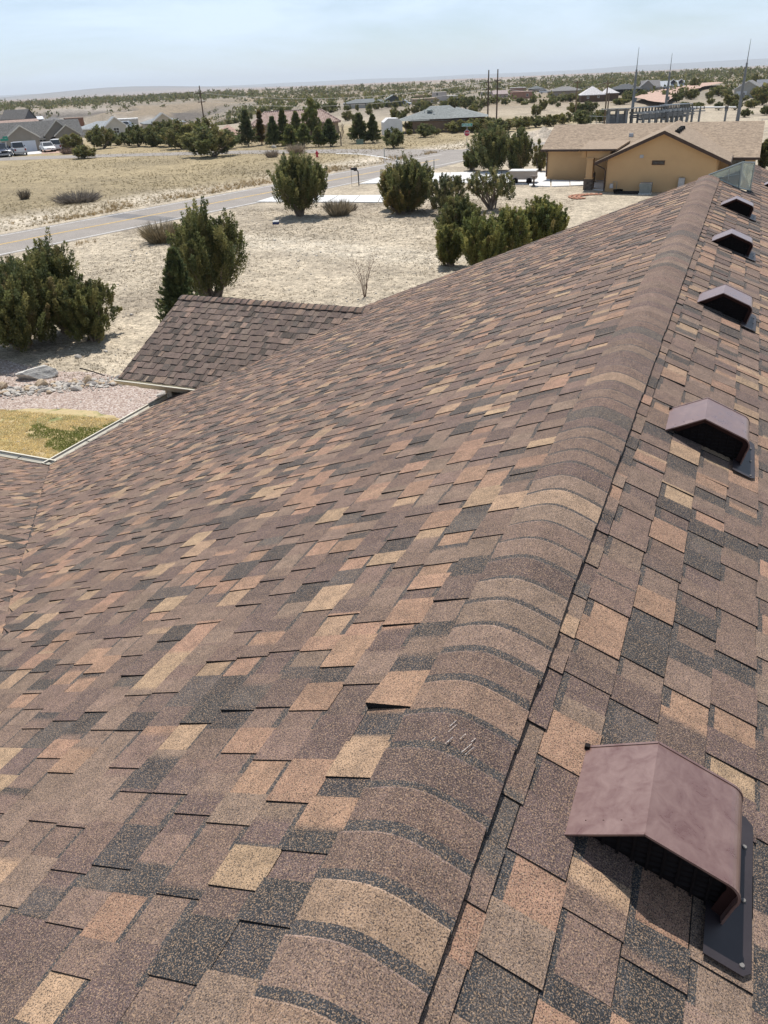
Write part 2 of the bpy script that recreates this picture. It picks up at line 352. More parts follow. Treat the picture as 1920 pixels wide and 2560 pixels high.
# lawn, gravel bed
m, t, bs = newmat('pink gravel'); tcn = N(t, 'ShaderNodeTexCoord'); vo = N(t, 'ShaderNodeTexVoronoi'); vo.inputs['Scale'].default_value = 24
sx_ = N(t, 'ShaderNodeSeparateColor'); r_ = N(t, 'ShaderNodeValToRGB'); e = r_.color_ramp.elements; e[0].color = (.17, .115, .10, 1); e[1].color = (.56, .48, .43, 1)
for p_, c_ in ((.25, (.31, .23, .185, 1)), (.6, (.38, .29, .235, 1)), (.8, (.47, .40, .34, 1))): q = e.new(p_); q.color = c_
t.links.new(tcn.outputs['Object'], vo.inputs[0]); t.links.new(vo.outputs['Color'], sx_.inputs[0]); t.links.new(sx_.outputs[0], r_.inputs[0]); t.links.new(r_.outputs[0], bs.inputs['Base Color']); bs.inputs['Roughness'].default_value = .95
bn = N(t, 'ShaderNodeBump'); bn.inputs['Strength'].default_value = .8; bn.inputs['Distance'].default_value = .02; t.links.new(vo.outputs['Distance'], bn.inputs['Height']); bn.invert = True; t.links.new(bn.outputs[0], bs.inputs['Normal']); M_GRAV = m
sheet('gravel_bed', wobble(ccw([(-26.57, 19.63), (-21.09, 19.10), (-18.82, 19.34), (-17.46, 18.92), (-13.35, 18.14), (-13.50, 15.58), (-20.84, 14.14)]), 0.5, 0.12, 4), 0.006, M_GRAV)
m, t, bs = newmat('patchy lawn')
tcn = N(t, 'ShaderNodeTexCoord'); n_ = N(t, 'ShaderNodeTexNoise'); n_.inputs['Scale'].default_value = 0.9; n_.inputs['Detail'].default_value = 9; n_.inputs['Roughness'].default_value = 0.65; n_.inputs['Distortion'].default_value = 0.6
r_ = N(t, 'ShaderNodeValToRGB'); e = r_.color_ramp.elements; e[0].position = 0.30; e[0].color = (0.13, 0.10, 0.075, 1); e[1].position = 0.36; e[1].color = (0.36, 0.27, 0.14, 1)
for p_, c_ in ((0.50, (0.46, 0.36, 0.19, 1)), (0.56, (0.27, 0.24, 0.10, 1)), (0.62, (0.15, 0.17, 0.06, 1)), (0.72, (0.36, 0.31, 0.15, 1))):
    q = e.new(p_); q.color = c_
t.links.new(tcn.outputs['Object'], n_.inputs[0]); t.links.new(n_.outputs[0], r_.inputs[0]); t.links.new(r_.outputs[0], bs.inputs['Base Color']); bs.inputs['Roughness'].default_value = 0.95
M_LAWN = m
sheet('lawn', wobble(ccw([(-22.45, 14.89), (-19.81, 15.58), (-18.25, 16.14), (-16.77, 16.40), (-15.07, 15.98), (-11.36, 11.40), (-17.02, 9.44)]), 0.35, 0.10, 5), 0.012, M_LAWN)
# ------------------------------------------------------------------ the roofed house we stand on
SL = 0.4; NRM = math.sqrt(1 + SL * SL); EXP = 0.162; RX = -0.50; RZ = 6.812
YEND = 14.55; YFAR = 19.2; EAVE_L = -9.40; YB = -7.0; XR_E = 6.5
HB = Vector((-1.5, 6.0, 0.0))                                 # base of the house
house = empty('shingled_house', tuple(HB), 0, 'long house in the foreground with brown shingle roof seen from its ridge', 'house')
def zl(x): return RZ - SL * (RX - x)
# walls (mostly out of sight under the eaves)
b = MB()
b.box(-8.8, XR_E - 0.5, YB + 0.4, YEND - 0.25, 0, 3.1); b.box(.2, XR_E - 0.5, YEND - 0.25, YFAR - 0.3, 0, 3.1)
b.poly([(-8.8, YEND - 0.25, 3.1), (RX, YEND - 0.25, 3.1), (RX, YEND - 0.25, RZ - 0.15), (-8.8, YEND - 0.25, zl(-8.8) - 0.15)][::-1])
b.poly([(.2, YFAR - 0.3, 3.1), (XR_E - 0.5, YFAR - 0.3, 3.1), (XR_E - 0.5, YFAR - 0.3, RZ - SL * (XR_E - .5 - RX) - 0.15), (.2, YFAR - 0.3, RZ - SL * .7 - 0.15)][::-1])
b.poly([(.2, YEND - 0.25, 3.1), (.2, YFAR - 0.3, 3.1), (.2, YFAR - 0.3, RZ - SL * .7 - 0.15), (.2, YEND - 0.25, RZ - SL * .7 - 0.15)]); b.poly([(RX, YEND - .25, 3.1), (.2, YEND - .25, 3.1), (.2, YEND - .25, RZ - SL * .7 - .15), (RX, YEND - .25, RZ - .15)][::-1])
b.box(-15.5, -8.8, -6.0, 7.45, 0, 3.0)
b.box(-9.75, -8.0, 11.42, 15.0, 0, 3.55)
b.poly([(-9.75, 11.42, 3.55), (-9.75, 15.0, 3.55), (-9.75, 13.25, 4.4)][::-1])
b.build('wall', M_STUCCO, house, off=HB)
# roof deck
VY = lambda x: 7.91 - 0.97 * (x + 9.36)                        # valley with the near wing
b = MB()
xs = [RX, -3, -6, EAVE_L]
b.poly([(RX, YEND, RZ), (EAVE_L, YEND, zl(EAVE_L)), (EAVE_L, VY(EAVE_L), zl(EAVE_L)), (RX, VY(RX), RZ)])
b.poly([(RX, YEND, RZ - 0.16), (RX, VY(RX), RZ - 0.16), (EAVE_L, VY(EAVE_L), zl(EAVE_L) - 0.16), (EAVE_L, YEND, zl(EAVE_L) - 0.16)])
b.poly([(RX, YEND, RZ), (RX, YEND, RZ - 0.16), (EAVE_L, YEND, zl(EAVE_L) - 0.16), (EAVE_L, YEND, zl(EAVE_L))])
zr = lambda x: RZ - SL * (x - RX)
XB = 0.12
b.poly([(RX, YB, RZ), (XR_E, YB, zr(XR_E)), (XR_E, YEND, zr(XR_E)), (RX, YEND, RZ)]); b.poly([(XB, YEND, zr(XB)), (XR_E, YEND, zr(XR_E)), (XR_E, YFAR, zr(XR_E)), (XB, YFAR, zr(XB))])
b.poly([(XB, YFAR, zr(XB)), (XR_E, YFAR, zr(XR_E)), (XR_E, YFAR, zr(XR_E) - 0.16), (XB, YFAR, zr(XB) - 0.16)])
b.poly([(XB, YEND, zr(XB)), (XB, YFAR, zr(XB)), (XB, YFAR, zr(XB) - 0.16), (XB, YEND, zr(XB) - 0.16)][::-1])
# near wing: ridge along X at y = -0.66, far slope runs down to its gutter at y = 7.92
WY, WX = -0.66, -16.0
b.poly([(RX, WY, RZ), (EAVE_L, VY(EAVE_L), zl(EAVE_L)), (WX, VY(EAVE_L), zl(EAVE_L)), (WX, WY, RZ)])
b.poly([(RX, WY, RZ), (WX, WY, RZ), (WX, -7.5, RZ - 2.75), (RX, -7.5, RZ - 2.75)])
# far cross gable: ridge along X at y = 13.3
DZ, DY, DE = 4.60, 13.3, 11.0; DS = 0.435; DX = -10.41
dz = lambda y: DZ - DS * abs(DY - y)
b.poly([(DX, DY, DZ), (DX, DE, dz(DE)), (-7.6, DE, dz(DE)), (-5.6, DY, DZ)])
b.poly([(DX, DY, DZ), (-5.6, DY, DZ), (-7.6, 15.6, dz(15.6)), (DX, 15.6, dz(15.6))])
b.poly([(DX, DE, dz(DE)), (DX, DE, dz(DE) - 0.14), (-8.3, DE, dz(DE) - 0.14), (-8.3, DE, dz(DE))])
b.poly([(DX, DY, DZ), (DX, DY, DZ - 0.14), (DX, DE, dz(DE) - 0.14), (DX, DE, dz(DE))])
b.poly([(DX, DY, DZ), (DX, 15.6, dz(15.6)), (DX, 15.6, dz(15.6) - 0.14), (DX, DY, DZ - 0.14)])
roof = b.build('roof', M_DECK, house, off=HB)

PAL = {'brown': (0.150, 0.101, 0.083), 'mauve': (0.106, 0.073, 0.067), 'tan': (0.335, 0.228, 0.145), 'pink': (0.285, 0.172, 0.116),
       'char': (0.030, 0.033, 0.037), 'mix': (0.182, 0.127, 0.099), 'grey': (0.070, 0.063, 0.061)}
WTS = [('brown', .25), ('mauve', .18), ('tan', .07), ('pink', .135), ('char', .135), ('mix', .18), ('grey', .05)]
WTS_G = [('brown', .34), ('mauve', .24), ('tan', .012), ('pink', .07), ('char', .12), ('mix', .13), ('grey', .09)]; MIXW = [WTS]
def pick(rn):
    t = rn.random() * sum(w_ for _, w_ in MIXW[0])
    for k, w_ in MIXW[0]:
        t -= w_
        if t <= 0: break
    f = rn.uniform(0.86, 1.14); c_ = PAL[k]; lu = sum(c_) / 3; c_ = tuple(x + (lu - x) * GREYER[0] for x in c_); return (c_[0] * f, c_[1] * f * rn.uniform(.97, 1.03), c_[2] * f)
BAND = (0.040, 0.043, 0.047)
camP = Vector((0, 0, 8.4)); CM = cam.matrix_world.inverted()
def screen(p):
    q = CM @ Vector(p)
    if q.z > -0.05: return None
    return (0.5 + q.x / -q.z * 27 / 27, 0.5 + q.y / -q.z * 27 / 36)
GREYER = [0.0]
PIECES = []                                                    # (projected size, polygons)
def piece(frame, v0, v1, ua, ub, kind, segs, rn, lift=0.0, uclip=None, hs=1.0):
    """one shingle piece: top faces split where the granule blend changes, cut asphalt edges with shade painted in as black. frame maps (u, v, h) to space"""
    h0, h1 = ((0.0005, 0.0045) if kind == 'cut' else (0.0045, 0.0100))
    h0 *= hs; h1 *= hs
    h1 += rn.uniform(-0.0008, 0.0012); v1 = v1 + rn.uniform(-0.004, 0.004)
    lf = uclip or (lambda v: -1e9)
    P = lambda u, v, h: frame(max(u, lf(v)), v, h)
    polys = []
    hm = lambda v: h0 + (h1 - h0) * (v - v0) / (v1 - v0)
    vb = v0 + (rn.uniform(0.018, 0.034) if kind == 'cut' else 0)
    u = ua; la, lb = lift, 0.0
    full = list(segs)
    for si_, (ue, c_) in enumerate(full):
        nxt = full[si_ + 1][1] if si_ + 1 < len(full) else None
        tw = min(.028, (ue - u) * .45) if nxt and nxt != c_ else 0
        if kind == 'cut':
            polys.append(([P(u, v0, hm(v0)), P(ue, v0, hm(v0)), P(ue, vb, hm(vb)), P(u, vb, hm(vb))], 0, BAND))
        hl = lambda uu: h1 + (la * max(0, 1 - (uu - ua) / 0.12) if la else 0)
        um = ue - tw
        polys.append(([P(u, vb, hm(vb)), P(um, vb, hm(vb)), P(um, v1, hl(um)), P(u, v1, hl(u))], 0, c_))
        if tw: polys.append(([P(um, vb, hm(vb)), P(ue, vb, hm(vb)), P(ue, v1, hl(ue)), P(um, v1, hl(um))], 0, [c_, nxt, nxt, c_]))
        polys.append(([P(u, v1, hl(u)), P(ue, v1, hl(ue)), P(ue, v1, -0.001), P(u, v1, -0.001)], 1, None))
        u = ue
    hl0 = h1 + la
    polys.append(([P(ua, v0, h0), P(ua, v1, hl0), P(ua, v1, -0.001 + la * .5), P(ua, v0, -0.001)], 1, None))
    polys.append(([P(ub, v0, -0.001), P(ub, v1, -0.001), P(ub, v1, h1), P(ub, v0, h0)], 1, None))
    corners = [P(ua, v0, h1), P(ub, v0, h1), P(ub, v1, h1), P(ua, v1, h1)]
    s_ = [screen(q) for q in corners]; size = 0
    if all(s_):
        area = abs(sum(s_[i][0] * s_[(i + 1) % 4][1] - s_[(i + 1) % 4][0] * s_[i][1] for i in range(4))) / 2
        cx, cy = sum(q[0] for q in s_) / 4, sum(q[1] for q in s_) / 4
        if 0.0 < cx < 1 and 0.0 < cy < 1: size = area
    PIECES.append((size, polys))
def course(frame, v0, v1, u0, u1, rn, uclip=None, hs=1.0, special=None):
    u = u0 - rn.uniform(0, 0.3); tab = rn.random() < 0.5
    blend = []; q = u
    while q < u1 + 0.5:
        q += rn.choice((0.09, 0.12, 0.14, 0.17, 0.22)) * rn.uniform(.8, 1.2); blend.append((q, pick(rn)))
    while u < u1:
        wd = rn.uniform(0.09, 0.20) if tab else rn.uniform(0.07, 0.16)
        ua, ub = max(u, u0), min(u + wd, u1)
        if ub - ua > 0.012 and (uclip is None or ub > min(uclip(v0), uclip(v1))):
            segs = []; p_ = ua
            own = pick(rn); keep_own = rn.random() < .62
            for (e_, c_) in blend:
                if e_ <= p_ + 0.01: continue
                segs.append((min(e_, ub), own if keep_own else c_)); p_ = min(e_, ub)
                if p_ >= ub: break
            if segs:
                segs[-1] = (ub, segs[-1][1])
                lift = rn.uniform(0.002, 0.005) if (tab and rn.random() < 0.10) else 0.0
                hit = bool(special and special(ua, ub, v0, v1)); lift = 0.020 if hit else lift
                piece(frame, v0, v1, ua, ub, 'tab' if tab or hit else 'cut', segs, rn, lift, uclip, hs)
        u += wd; tab = not tab
        if rn.random() < 0.12: tab = not tab
rn = random.Random(5)
# left slope
def f_left(u, v, h): return (RX - v / NRM - h * SL / NRM, u, RZ - v * SL / NRM + h / NRM)
nL = int((RX - EAVE_L) * NRM / EXP) + 1
for k in range(nL):
    v0, v1 = k * EXP, (k + 1) * EXP
    if v0 / NRM > RX - EAVE_L: break
    xm = RX - v0 / NRM
    cl = lambda v: VY(RX - v / NRM) + 0.035 + 0.012 * math.sin(v * 37)
    ymin = min(cl(v0), cl(v1))
    sp = (lambda ua, ub, a_, b_: ua < 1.70 < ub and a_ < 0.27 < b_)
    course(f_left, max(v0, .055), v1, max(ymin, -0.3), YEND + 0.02, rn, cl, special=sp)
# right slope
def f_right(u, v, h): return (RX + v / NRM + h * SL / NRM, u, RZ - v * SL / NRM + h / NRM)
for k in range(-1, 12):
    v0 = 0.085 + k * EXP; v1 = v0 + EXP
    if v1 < 0.12: continue
    course(f_right, max(v0, 0.075), v1, 0.3, YFAR + 0.02 if v0 / NRM > 0.58 else YEND + 0.06, rn)
# near wing, far slope
SW = (RZ - zl(EAVE_L)) / (VY(EAVE_L) - WY); NW = math.sqrt(1 + SW * SW)
def f_wing(u, v, h): return (-u, WY + v / NW + h * SW / NW, RZ - v * SW / NW + h / NW)
for k in range(18, int((7.95 - WY) * NW / EXP) + 1):
    v0, v1 = k * EXP, (k + 1) * EXP
    cl = lambda v: 0.5 + (v / NW) / 0.967 - 0.05
    course(f_wing, v0, v1, cl(v0) - .2, 11.8, rn, cl)
# far cross gable, near slope (few tans; darker mix paints in the grazing sun)
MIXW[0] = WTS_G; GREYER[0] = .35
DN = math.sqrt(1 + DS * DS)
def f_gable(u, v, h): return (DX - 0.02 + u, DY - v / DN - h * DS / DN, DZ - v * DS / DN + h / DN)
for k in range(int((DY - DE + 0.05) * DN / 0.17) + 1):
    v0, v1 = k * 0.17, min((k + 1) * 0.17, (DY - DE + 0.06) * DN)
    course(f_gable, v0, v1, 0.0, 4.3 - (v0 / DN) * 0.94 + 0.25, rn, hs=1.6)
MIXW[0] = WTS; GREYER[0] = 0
PIECES.sort(key=lambda p: -p[0])
for sz, polys in PIECES[:300]:
    b = MB()
    for pts, mi, c_ in polys: b.poly(pts, mi, c_)
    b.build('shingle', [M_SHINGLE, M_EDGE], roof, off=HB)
b = MB()
for sz, polys in PIECES[300:]:
    for pts, mi, c_ in polys: b.poly(pts, mi, c_)
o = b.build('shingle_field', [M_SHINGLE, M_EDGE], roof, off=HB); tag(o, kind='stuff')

# ridge caps: bent over the ridge, each tucked under the nearer one
def cap(y0, y1, rn, fr, half_l, half_r, hmul=1.0, scuff=0):
    b = MB(); n = 12; c_ = pick(rn)
    while c_[0] > .22 or c_[0] < .066: c_ = pick(rn)
    if rn.random() < .14: c_ = (c_[0] * 1.5, c_[1] * 1.45, c_[2] * 1.3)
    jl, jr = rn.uniform(-.005, .005), rn.uniform(-.0035, .0035)
    us = [(-half_l + jl) + (half_l + half_r + jr - jl) * k / n for k in range(n + 1)]
    def prof(u, h):
        r_ = 0.060
        z = -SL * (math.sqrt(u * u + r_ * r_) - r_ * 0.80) - (0.012 if u < 0 else 0.005) * (u / 0.17) ** 2
        return (u, z + h)
    he = rn.uniform(.9, 1.15)
    rows = [(y0 - 0.012, 0.012), (y0 + 0.036 * rn.uniform(.8, 1.2), 0.0135), (y1 - 0.0035, 0.0205 * he), (y1, 0.021 * he), (y1 + 0.001, 0.010)]
    cols = [BAND, c_, tuple(min(.5, x * 1.35 + .03) for x in c_), None]  # third colour: worn lip, lightened to paint in the sun it catches
    wv = rn.uniform(-.006, .006)
    def P(k, r_): 
        u, z = prof(us[k], r_[1] * hmul); e_ = abs(k - n / 2) / (n / 2)
        return fr(u, r_[0] + wv * e_ * e_, z)
    for a_, (r0, r1) in enumerate(zip(rows, rows[1:])):
        for k in range(n):
            col = cols[a_]
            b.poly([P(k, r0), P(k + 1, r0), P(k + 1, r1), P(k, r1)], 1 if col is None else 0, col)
    if scuff:
        for q in range(11):
            u0_ = scuff + rn.uniform(-.06, .05); ya = y0 + rn.uniform(.02, .11); ln = rn.uniform(.012, .045); wd_ = rn.uniform(.0005, .0012)
            pa, pb = prof(u0_, .0222), prof(u0_ + ln * .35, .0222)
            b.poly([fr(pa[0] - wd_, ya, pa[1]), fr(pa[0] + wd_, ya, pa[1]), fr(pb[0] + wd_, ya + ln, pb[1]), fr(pb[0] - wd_, ya + ln, pb[1])], 0, (.46, .43, .41))
    for k in (0, n):
        for r0, r1 in zip(rows[:3], rows[1:4]):
            a0, a1 = P(k, r0), P(k, r1); d = 0.013
            q = [a0, a1, (a1[0], a1[1], a1[2] - d), (a0[0], a0[1], a0[2] - d)]
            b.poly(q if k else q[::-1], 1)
    return b
y = 0.25; rn = random.Random(8)
while y < YEND - 0.02:
    y1 = min(y + 0.143, YEND + 0.03)
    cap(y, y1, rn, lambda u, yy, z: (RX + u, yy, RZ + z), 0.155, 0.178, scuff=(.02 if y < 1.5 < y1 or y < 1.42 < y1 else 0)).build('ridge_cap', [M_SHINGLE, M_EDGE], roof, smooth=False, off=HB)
    y = y1
x = DX - 0.02
while x < -6.0:
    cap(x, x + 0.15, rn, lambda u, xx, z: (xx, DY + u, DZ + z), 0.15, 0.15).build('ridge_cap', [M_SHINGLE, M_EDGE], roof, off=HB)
    x += 0.15
# gutters: open troughs
def gutter(parent, p0, p1, out, name='gutter'):
    """trough from p0 to p1 (top inner edge), out = unit vector away from the roof"""
    p0, p1, out = Vector(p0), Vector(p1), Vector(out); b = MB()
    pr = [(0, 0), (0, -0.11), (0.055, -0.115), (0.095, -0.065), (0.165, -0.012), (0.168, 0.006), (0.138, 0.007), (0.138, -0.001), (0.156, -0.006), (0.088, -0.058), (0.048, -0.104), (0.008, -0.098), (0.008, 0)]
    P = lambda q, e_: tuple(e_ + out * q[0] + Vector((0, 0, q[1])))
    for k in range(len(pr)):
        a_, c_ = pr[k], pr[(k + 1) % len(pr)]
        b.poly([P(a_, p0), P(c_, p0), P(c_, p1), P(a_, p1)])
    for e_, rev in ((p0, 0), (p1, 1)):
        b.poly([P(q, e_) for q in [(0, 0), (0, -0.11), (0.055, -0.115), (0.095, -0.065), (0.165, -0.012), (0.165, 0)]][::-1 if rev else 1])
    o = b.build(name, M_BEIGE, parent, off=HB)
    n = max(2, int((p1 - p0).length / 0.75))
    for k in range(n):
        q = p0.lerp(p1, (k + .12) / n); h = MB()
        a_ = q + Vector((0, 0, -0.012)); h.tube([a_ + out * 0.006, a_ + out * 0.06, a_ + out * 0.118], [0.007] * 3, 5)
        h.tube([a_ + out * 0.004, a_ + out * 0.018], [0.014] * 2, 6)
        h.build('gutter_hanger', M_EDGE, o, off=HB)
    return o
gutter(house, (EAVE_L - 0.0, VY(EAVE_L) + .03, zl(EAVE_L) + 0.012), (EAVE_L, 11.4, zl(EAVE_L) + 0.012), (-1, 0, 0))
gutter(house, (-16.0, VY(EAVE_L) + .03, zl(EAVE_L) + .012), (EAVE_L + .0, VY(EAVE_L) + .03, zl(EAVE_L) + .012), (0, 1, 0))
gutter(house, (DX + .0, DE - .03, dz(DE) - .01), (-8.5, DE - .03, dz(DE) - .01), (0, -1, 0))
b = MB(); b.box(DX + .35, -8.0, DE + .05, DE + .45, dz(DE) - .2, dz(DE) - .16); b.build('soffit', M_BEIGE, house, off=HB)
b = MB(); b.box(-9.42, -9.30, 11.06, 11.46, 3.1, dz(DE) - .2); b.build('eave_return', M_STUCCO, house, off=HB)

# roof vents
m, t, bs = newmat('brown vent enamel')
tcn = N(t, 'ShaderNodeTexCoord'); n_ = N(t, 'ShaderNodeTexNoise'); n_.inputs['Scale'].default_value = 17; n_.inputs['Detail'].default_value = 8; n_.inputs['Roughness'].default_value = .68; n_.inputs['Distortion'].default_value = 0.5
r_ = N(t, 'ShaderNodeValToRGB'); e = r_.color_ramp.elements; e[0].position = 0.30; e[0].color = (0.122, 0.058, 0.047, 1); e[1].position = 0.66; e[1].color = (0.205, 0.125, 0.105, 1)
r2 = N(t, 'ShaderNodeValToRGB'); e = r2.color_ramp.elements; e[0].position = 0.36; e[0].color = (0.26,) * 3 + (1,); e[1].position = 0.52; e[1].color = (0.40,) * 3 + (1,)
t.links.new(tcn.outputs['Object'], n_.inputs[0]); t.links.new(n_.outputs[0], r_.inputs[0]); t.links.new(n_.outputs[0], r2.inputs[0])
t.links.new(r_.outputs[0], bs.inputs['Base Color']); t.links.new(r2.outputs[0], bs.inputs['Roughness']); bs.inputs['Specular IOR Level'].default_value = 0.7; bs.inputs['Coat Weight'].default_value = 0.35; bs.inputs['Coat Roughness'].default_value = 0.22
M_VENT = m
M_VDARK = pm('dark vent enamel', (0.022, 0.016, 0.018), (0.03, 0.022, 0.024), 10, 0.5, spec=0.5)
M_LOUV = pm('black with louvre shade', (0.008, 0.006, 0.006), (0.011, 0.008, 0.008), 20, 0.75, spec=.15)  # near black paints in the deep shade inside the vent hood
M_STEEL = pm('galvanised steel', (0.42, 0.43, 0.45), (0.34, 0.35, 0.37), 6, 0.45, metal=0.6, spec=0.5)
M_GREYSC = pm('grey screw', (.16, .15, .14), None, 8, .6)
M_VIN = pm('shaded vent enamel', (.030, .012, .010), (.038, .016, .013), 12, .7, spec=.15)  # vent enamel darkened, shade under the hood put into the colour
VL = 0.318
PROF = [(0.0, 0.0), (0.188, 0.088)]
cx_, cz_, r_v = 0.372, -0.045, 0.052                           # rounded nose
ang0 = math.atan2(1, 0.40)
for k in range(9):
    a_ = ang0 - k / 8 * (ang0 + 0.5); PROF.append((cx_ + r_v * math.cos(a_), cz_ + r_v * math.sin(a_)))
PROF.append((0.400, -0.150))
def make_vent():
    v = empty('roof_vent', (0, 0, 0)); th = 0.004
    b = MB()
    inn = []
    for k, p_ in enumerate(PROF):
        d = Vector(PROF[min(k + 1, len(PROF) - 1)]) - Vector(PROF[max(k - 1, 0)]); d.normalize(); inn.append((p_[0] + d.y * th, p_[1] - d.x * th))
    n = len(PROF)
    for k in range(n - 1):
        a0, a1 = PROF[k], PROF[k + 1]; i0, i1 = inn[k], inn[k + 1]
        b.poly([(a0[0], 0, a0[1]), (a1[0], 0, a1[1]), (a1[0], VL, a1[1]), (a0[0], VL, a0[1])])
        b.poly([(i0[0], 0, i0[1]), (i0[0], VL, i0[1]), (i1[0], VL, i1[1]), (i1[0], 0, i1[1])])
        # rolled lips at both ends
        for y0, y1 in ((-0.003, 0.004), (VL - .004, VL + .003)):
            nrm = Vector((-(a1[1] - a0[1]), a1[0] - a0[0])).normalized() * 0.0025
            o0, o1 = (a0[0] + nrm.x, a0[1] + nrm.y), (a1[0] + nrm.x, a1[1] + nrm.y)
            b.poly([(o0[0], y0, o0[1]), (o1[0], y0, o1[1]), (o1[0], y1, o1[1]), (o0[0], y1, o0[1])])
            b.poly([(i0[0], y0, i0[1]), (i1[0], y0, i1[1]), (o1[0], y0, o1[1]), (o0[0], y0, o0[1])])
            b.poly([(i0[0], y1, i0[1]), (o0[0], y1, o0[1]), (o1[0], y1, o1[1]), (i1[0], y1, i1[1])])
    b.build('hood', M_VENT, v)
    rz_ = lambda x: -SL * x
    for yy in (0.018, VL - 0.018):                             # folded border round the louvred opening
        b = MB(); nn = []
        for k, p_ in enumerate(inn):
            d = Vector(PROF[min(k + 1, len(PROF) - 1)]) - Vector(PROF[max(k - 1, 0)]); d.normalize(); nn.append((p_[0] + d.y * .026, p_[1] - d.x * .026))
        for k in range(1, len(inn) - 1): b.poly([(inn[k][0], yy, inn[k][1]), (inn[k + 1][0], yy, inn[k + 1][1]), (nn[k + 1][0], yy + .004, nn[k + 1][1]), (nn[k][0], yy + .004, nn[k][1])])
        b.poly([(inn[0][0] + .02, yy, inn[0][1] + .002), (inn[1][0], yy, inn[1][1]), (nn[1][0], yy + .004, nn[1][1]), (inn[0][0] + .06, yy + .004, inn[0][1] - .006)])
        b.build('front_border', M_VIN, v)
    for yy in (0.045, VL - 0.045):
        b = MB()
        b.poly([(q[0], yy, q[1] - 0.002) for q in inn] + [(0.38, yy, rz_(0.38) - .01), (0.02, yy, -.02)])
        p_ = b.build('louvre_panel', M_LOUV, v)
    def top_at(x):
        for a_, c_ in zip(PROF, PROF[1:]):
            if a_[0] <= x <= c_[0]: return a_[1] + (c_[1] - a_[1]) * (x - a_[0]) / max(1e-6, c_[0] - a_[0])
        return -0.05
    for k in range(9):
        x = 0.055 + k * 0.038; b = MB(); t_ = top_at(x) - 0.006
        if t_ - rz_(x) < 0.02: continue
        b.box(x - .0035, x + .0035, 0.036, 0.046, rz_(x) - .005, t_); b.build('louvre_bar', M_LOUV, v)
    b = MB()
    for k in range(11):
        z = -0.145 + k * 0.02
        xa = max(0.03, -z / SL + 0.01) if z < 0 else max(0.03, z / 0.468 + .01); xb = 0.385 if z < -.01 else 0.376 - (z + .01) * 2.2
        if xb - xa > 0.03: b.poly([(xa, 0.040, z), (xb, 0.040, z), (xb, 0.045, z + 0.007), (xa, 0.045, z + 0.007)])
    s_ = b.build('louvre_slat', M_LOUV, v)
    b = MB(); z = lambda x: rz_(x) + 0.013
    for (x0, x1, y0, y1) in ((0.36, 0.475, -0.105, VL + 0.06),):
        b.poly([(x0, y0, z(x0)), (x1 - .02, y0, z(x1 - .02)), (x1, y0 + .02, z(x1)), (x1, y1 - .02, z(x1)), (x1 - .02, y1, z(x1 - .02)), (x0, y1, z(x0))])
        b.poly([(x1, y0 + .02, z(x1)), (x1, y0 + .02, z(x1) - .005), (x1, y1 - .02, z(x1) - .005), (x1, y1 - .02, z(x1))])
        b.poly([(x0, y0, z(x0)), (x0, y0, z(x0) - .005), (x1 - .02, y0, z(x1 - .02) - .005), (x1 - .02, y0, z(x1 - .02))])
    b.build('base_flange', M_VDARK, v)
    for (x, y) in ((0.452, -0.08), (0.452, 0.10), (0.452, 0.27)):
        b = MB(); b.tube([(x, y, z(x) - .002), (x, y, z(x) + .004)], [0.007, 0.006], 8); b.build('screw', M_GREYSC, v)
    b = MB(); b.box(-0.006, 0.008, VL - .01, VL + .004, -0.004, 0.012); b.build('corner_tab', M_LOUV, v)
    return v
vent0 = make_vent(); vent0.parent = house
for k, (vx, vy, rzv) in enumerate(((-0.148, 1.372, 0.0), (-0.16, 4.10, 0.01), (-0.172, 6.85, -0.012), (-0.19, 9.53, 0.01), (-0.205, 12.15, -0.008), (0.40, 16.41, 0.0))):
    v = vent0 if k == 0 else copy_tree(vent0, house)
    v.location = Vector((vx, vy, zr(vx) + 0.010)) - HB; v.rotation_euler = (0, 0, rzv)
    v['label'] = ['dusty brown vent hood nearest the viewer', 'second brown vent hood up the ridge', 'third brown vent hood up the ridge', 'fourth vent hood up the ridge with pale sheen', 'farthest ridge row vent hood near the skylight', 'vent hood at the far right edge of the roof'][k]
# glazed wedge at the end of the ridge
m, t, bs = newmat('greenish skylight glass'); bs.inputs['Base Color'].default_value = (0.80, 0.92, 0.88, 1); bs.inputs['Roughness'].default_value = 0.06
bs.inputs['Transmission Weight'].default_value = 0.72; bs.inputs['IOR'].default_value = 1.45; bs.inputs['Specular IOR Level'].default_value = 0.7
n_ = N(t, 'ShaderNodeTexNoise'); n_.inputs['Scale'].default_value = 6; bn = N(t, 'ShaderNodeBump'); bn.inputs['Strength'].default_value = 0.06; t.links.new(n_.outputs[0], bn.inputs['Height']); t.links.new(bn.outputs[0], bs.inputs['Normal'])
M_SKYL = m
M_FRAME = pm('grey green aluminium', (0.36, 0.40, 0.37), (0.42, 0.46, 0.43), 5, 0.4, metal=0.3, spec=0.5)
sk = empty('skylight', tuple(Vector((RX, YEND, RZ)) - HB)); sk.parent = house
sk['label'] = 'clear glass skylight wedge at the far end of the ridge'
A0 = (0.0, 0.05, 0.01); PK = (0.48, 0.05, 0.20); DB = (0.49, 0.05, zr(RX + .49) - RZ + .015); D2 = (0.66, 0.32, zr(RX + .66) - RZ + .015); P2 = (0.66, 0.32, 0.17); BK = (0.0, 0.62, -0.16); PB = (0.5, 0.62, 0.05); DBK = (0.66, 0.62, zr(RX + .66) - RZ + .015)
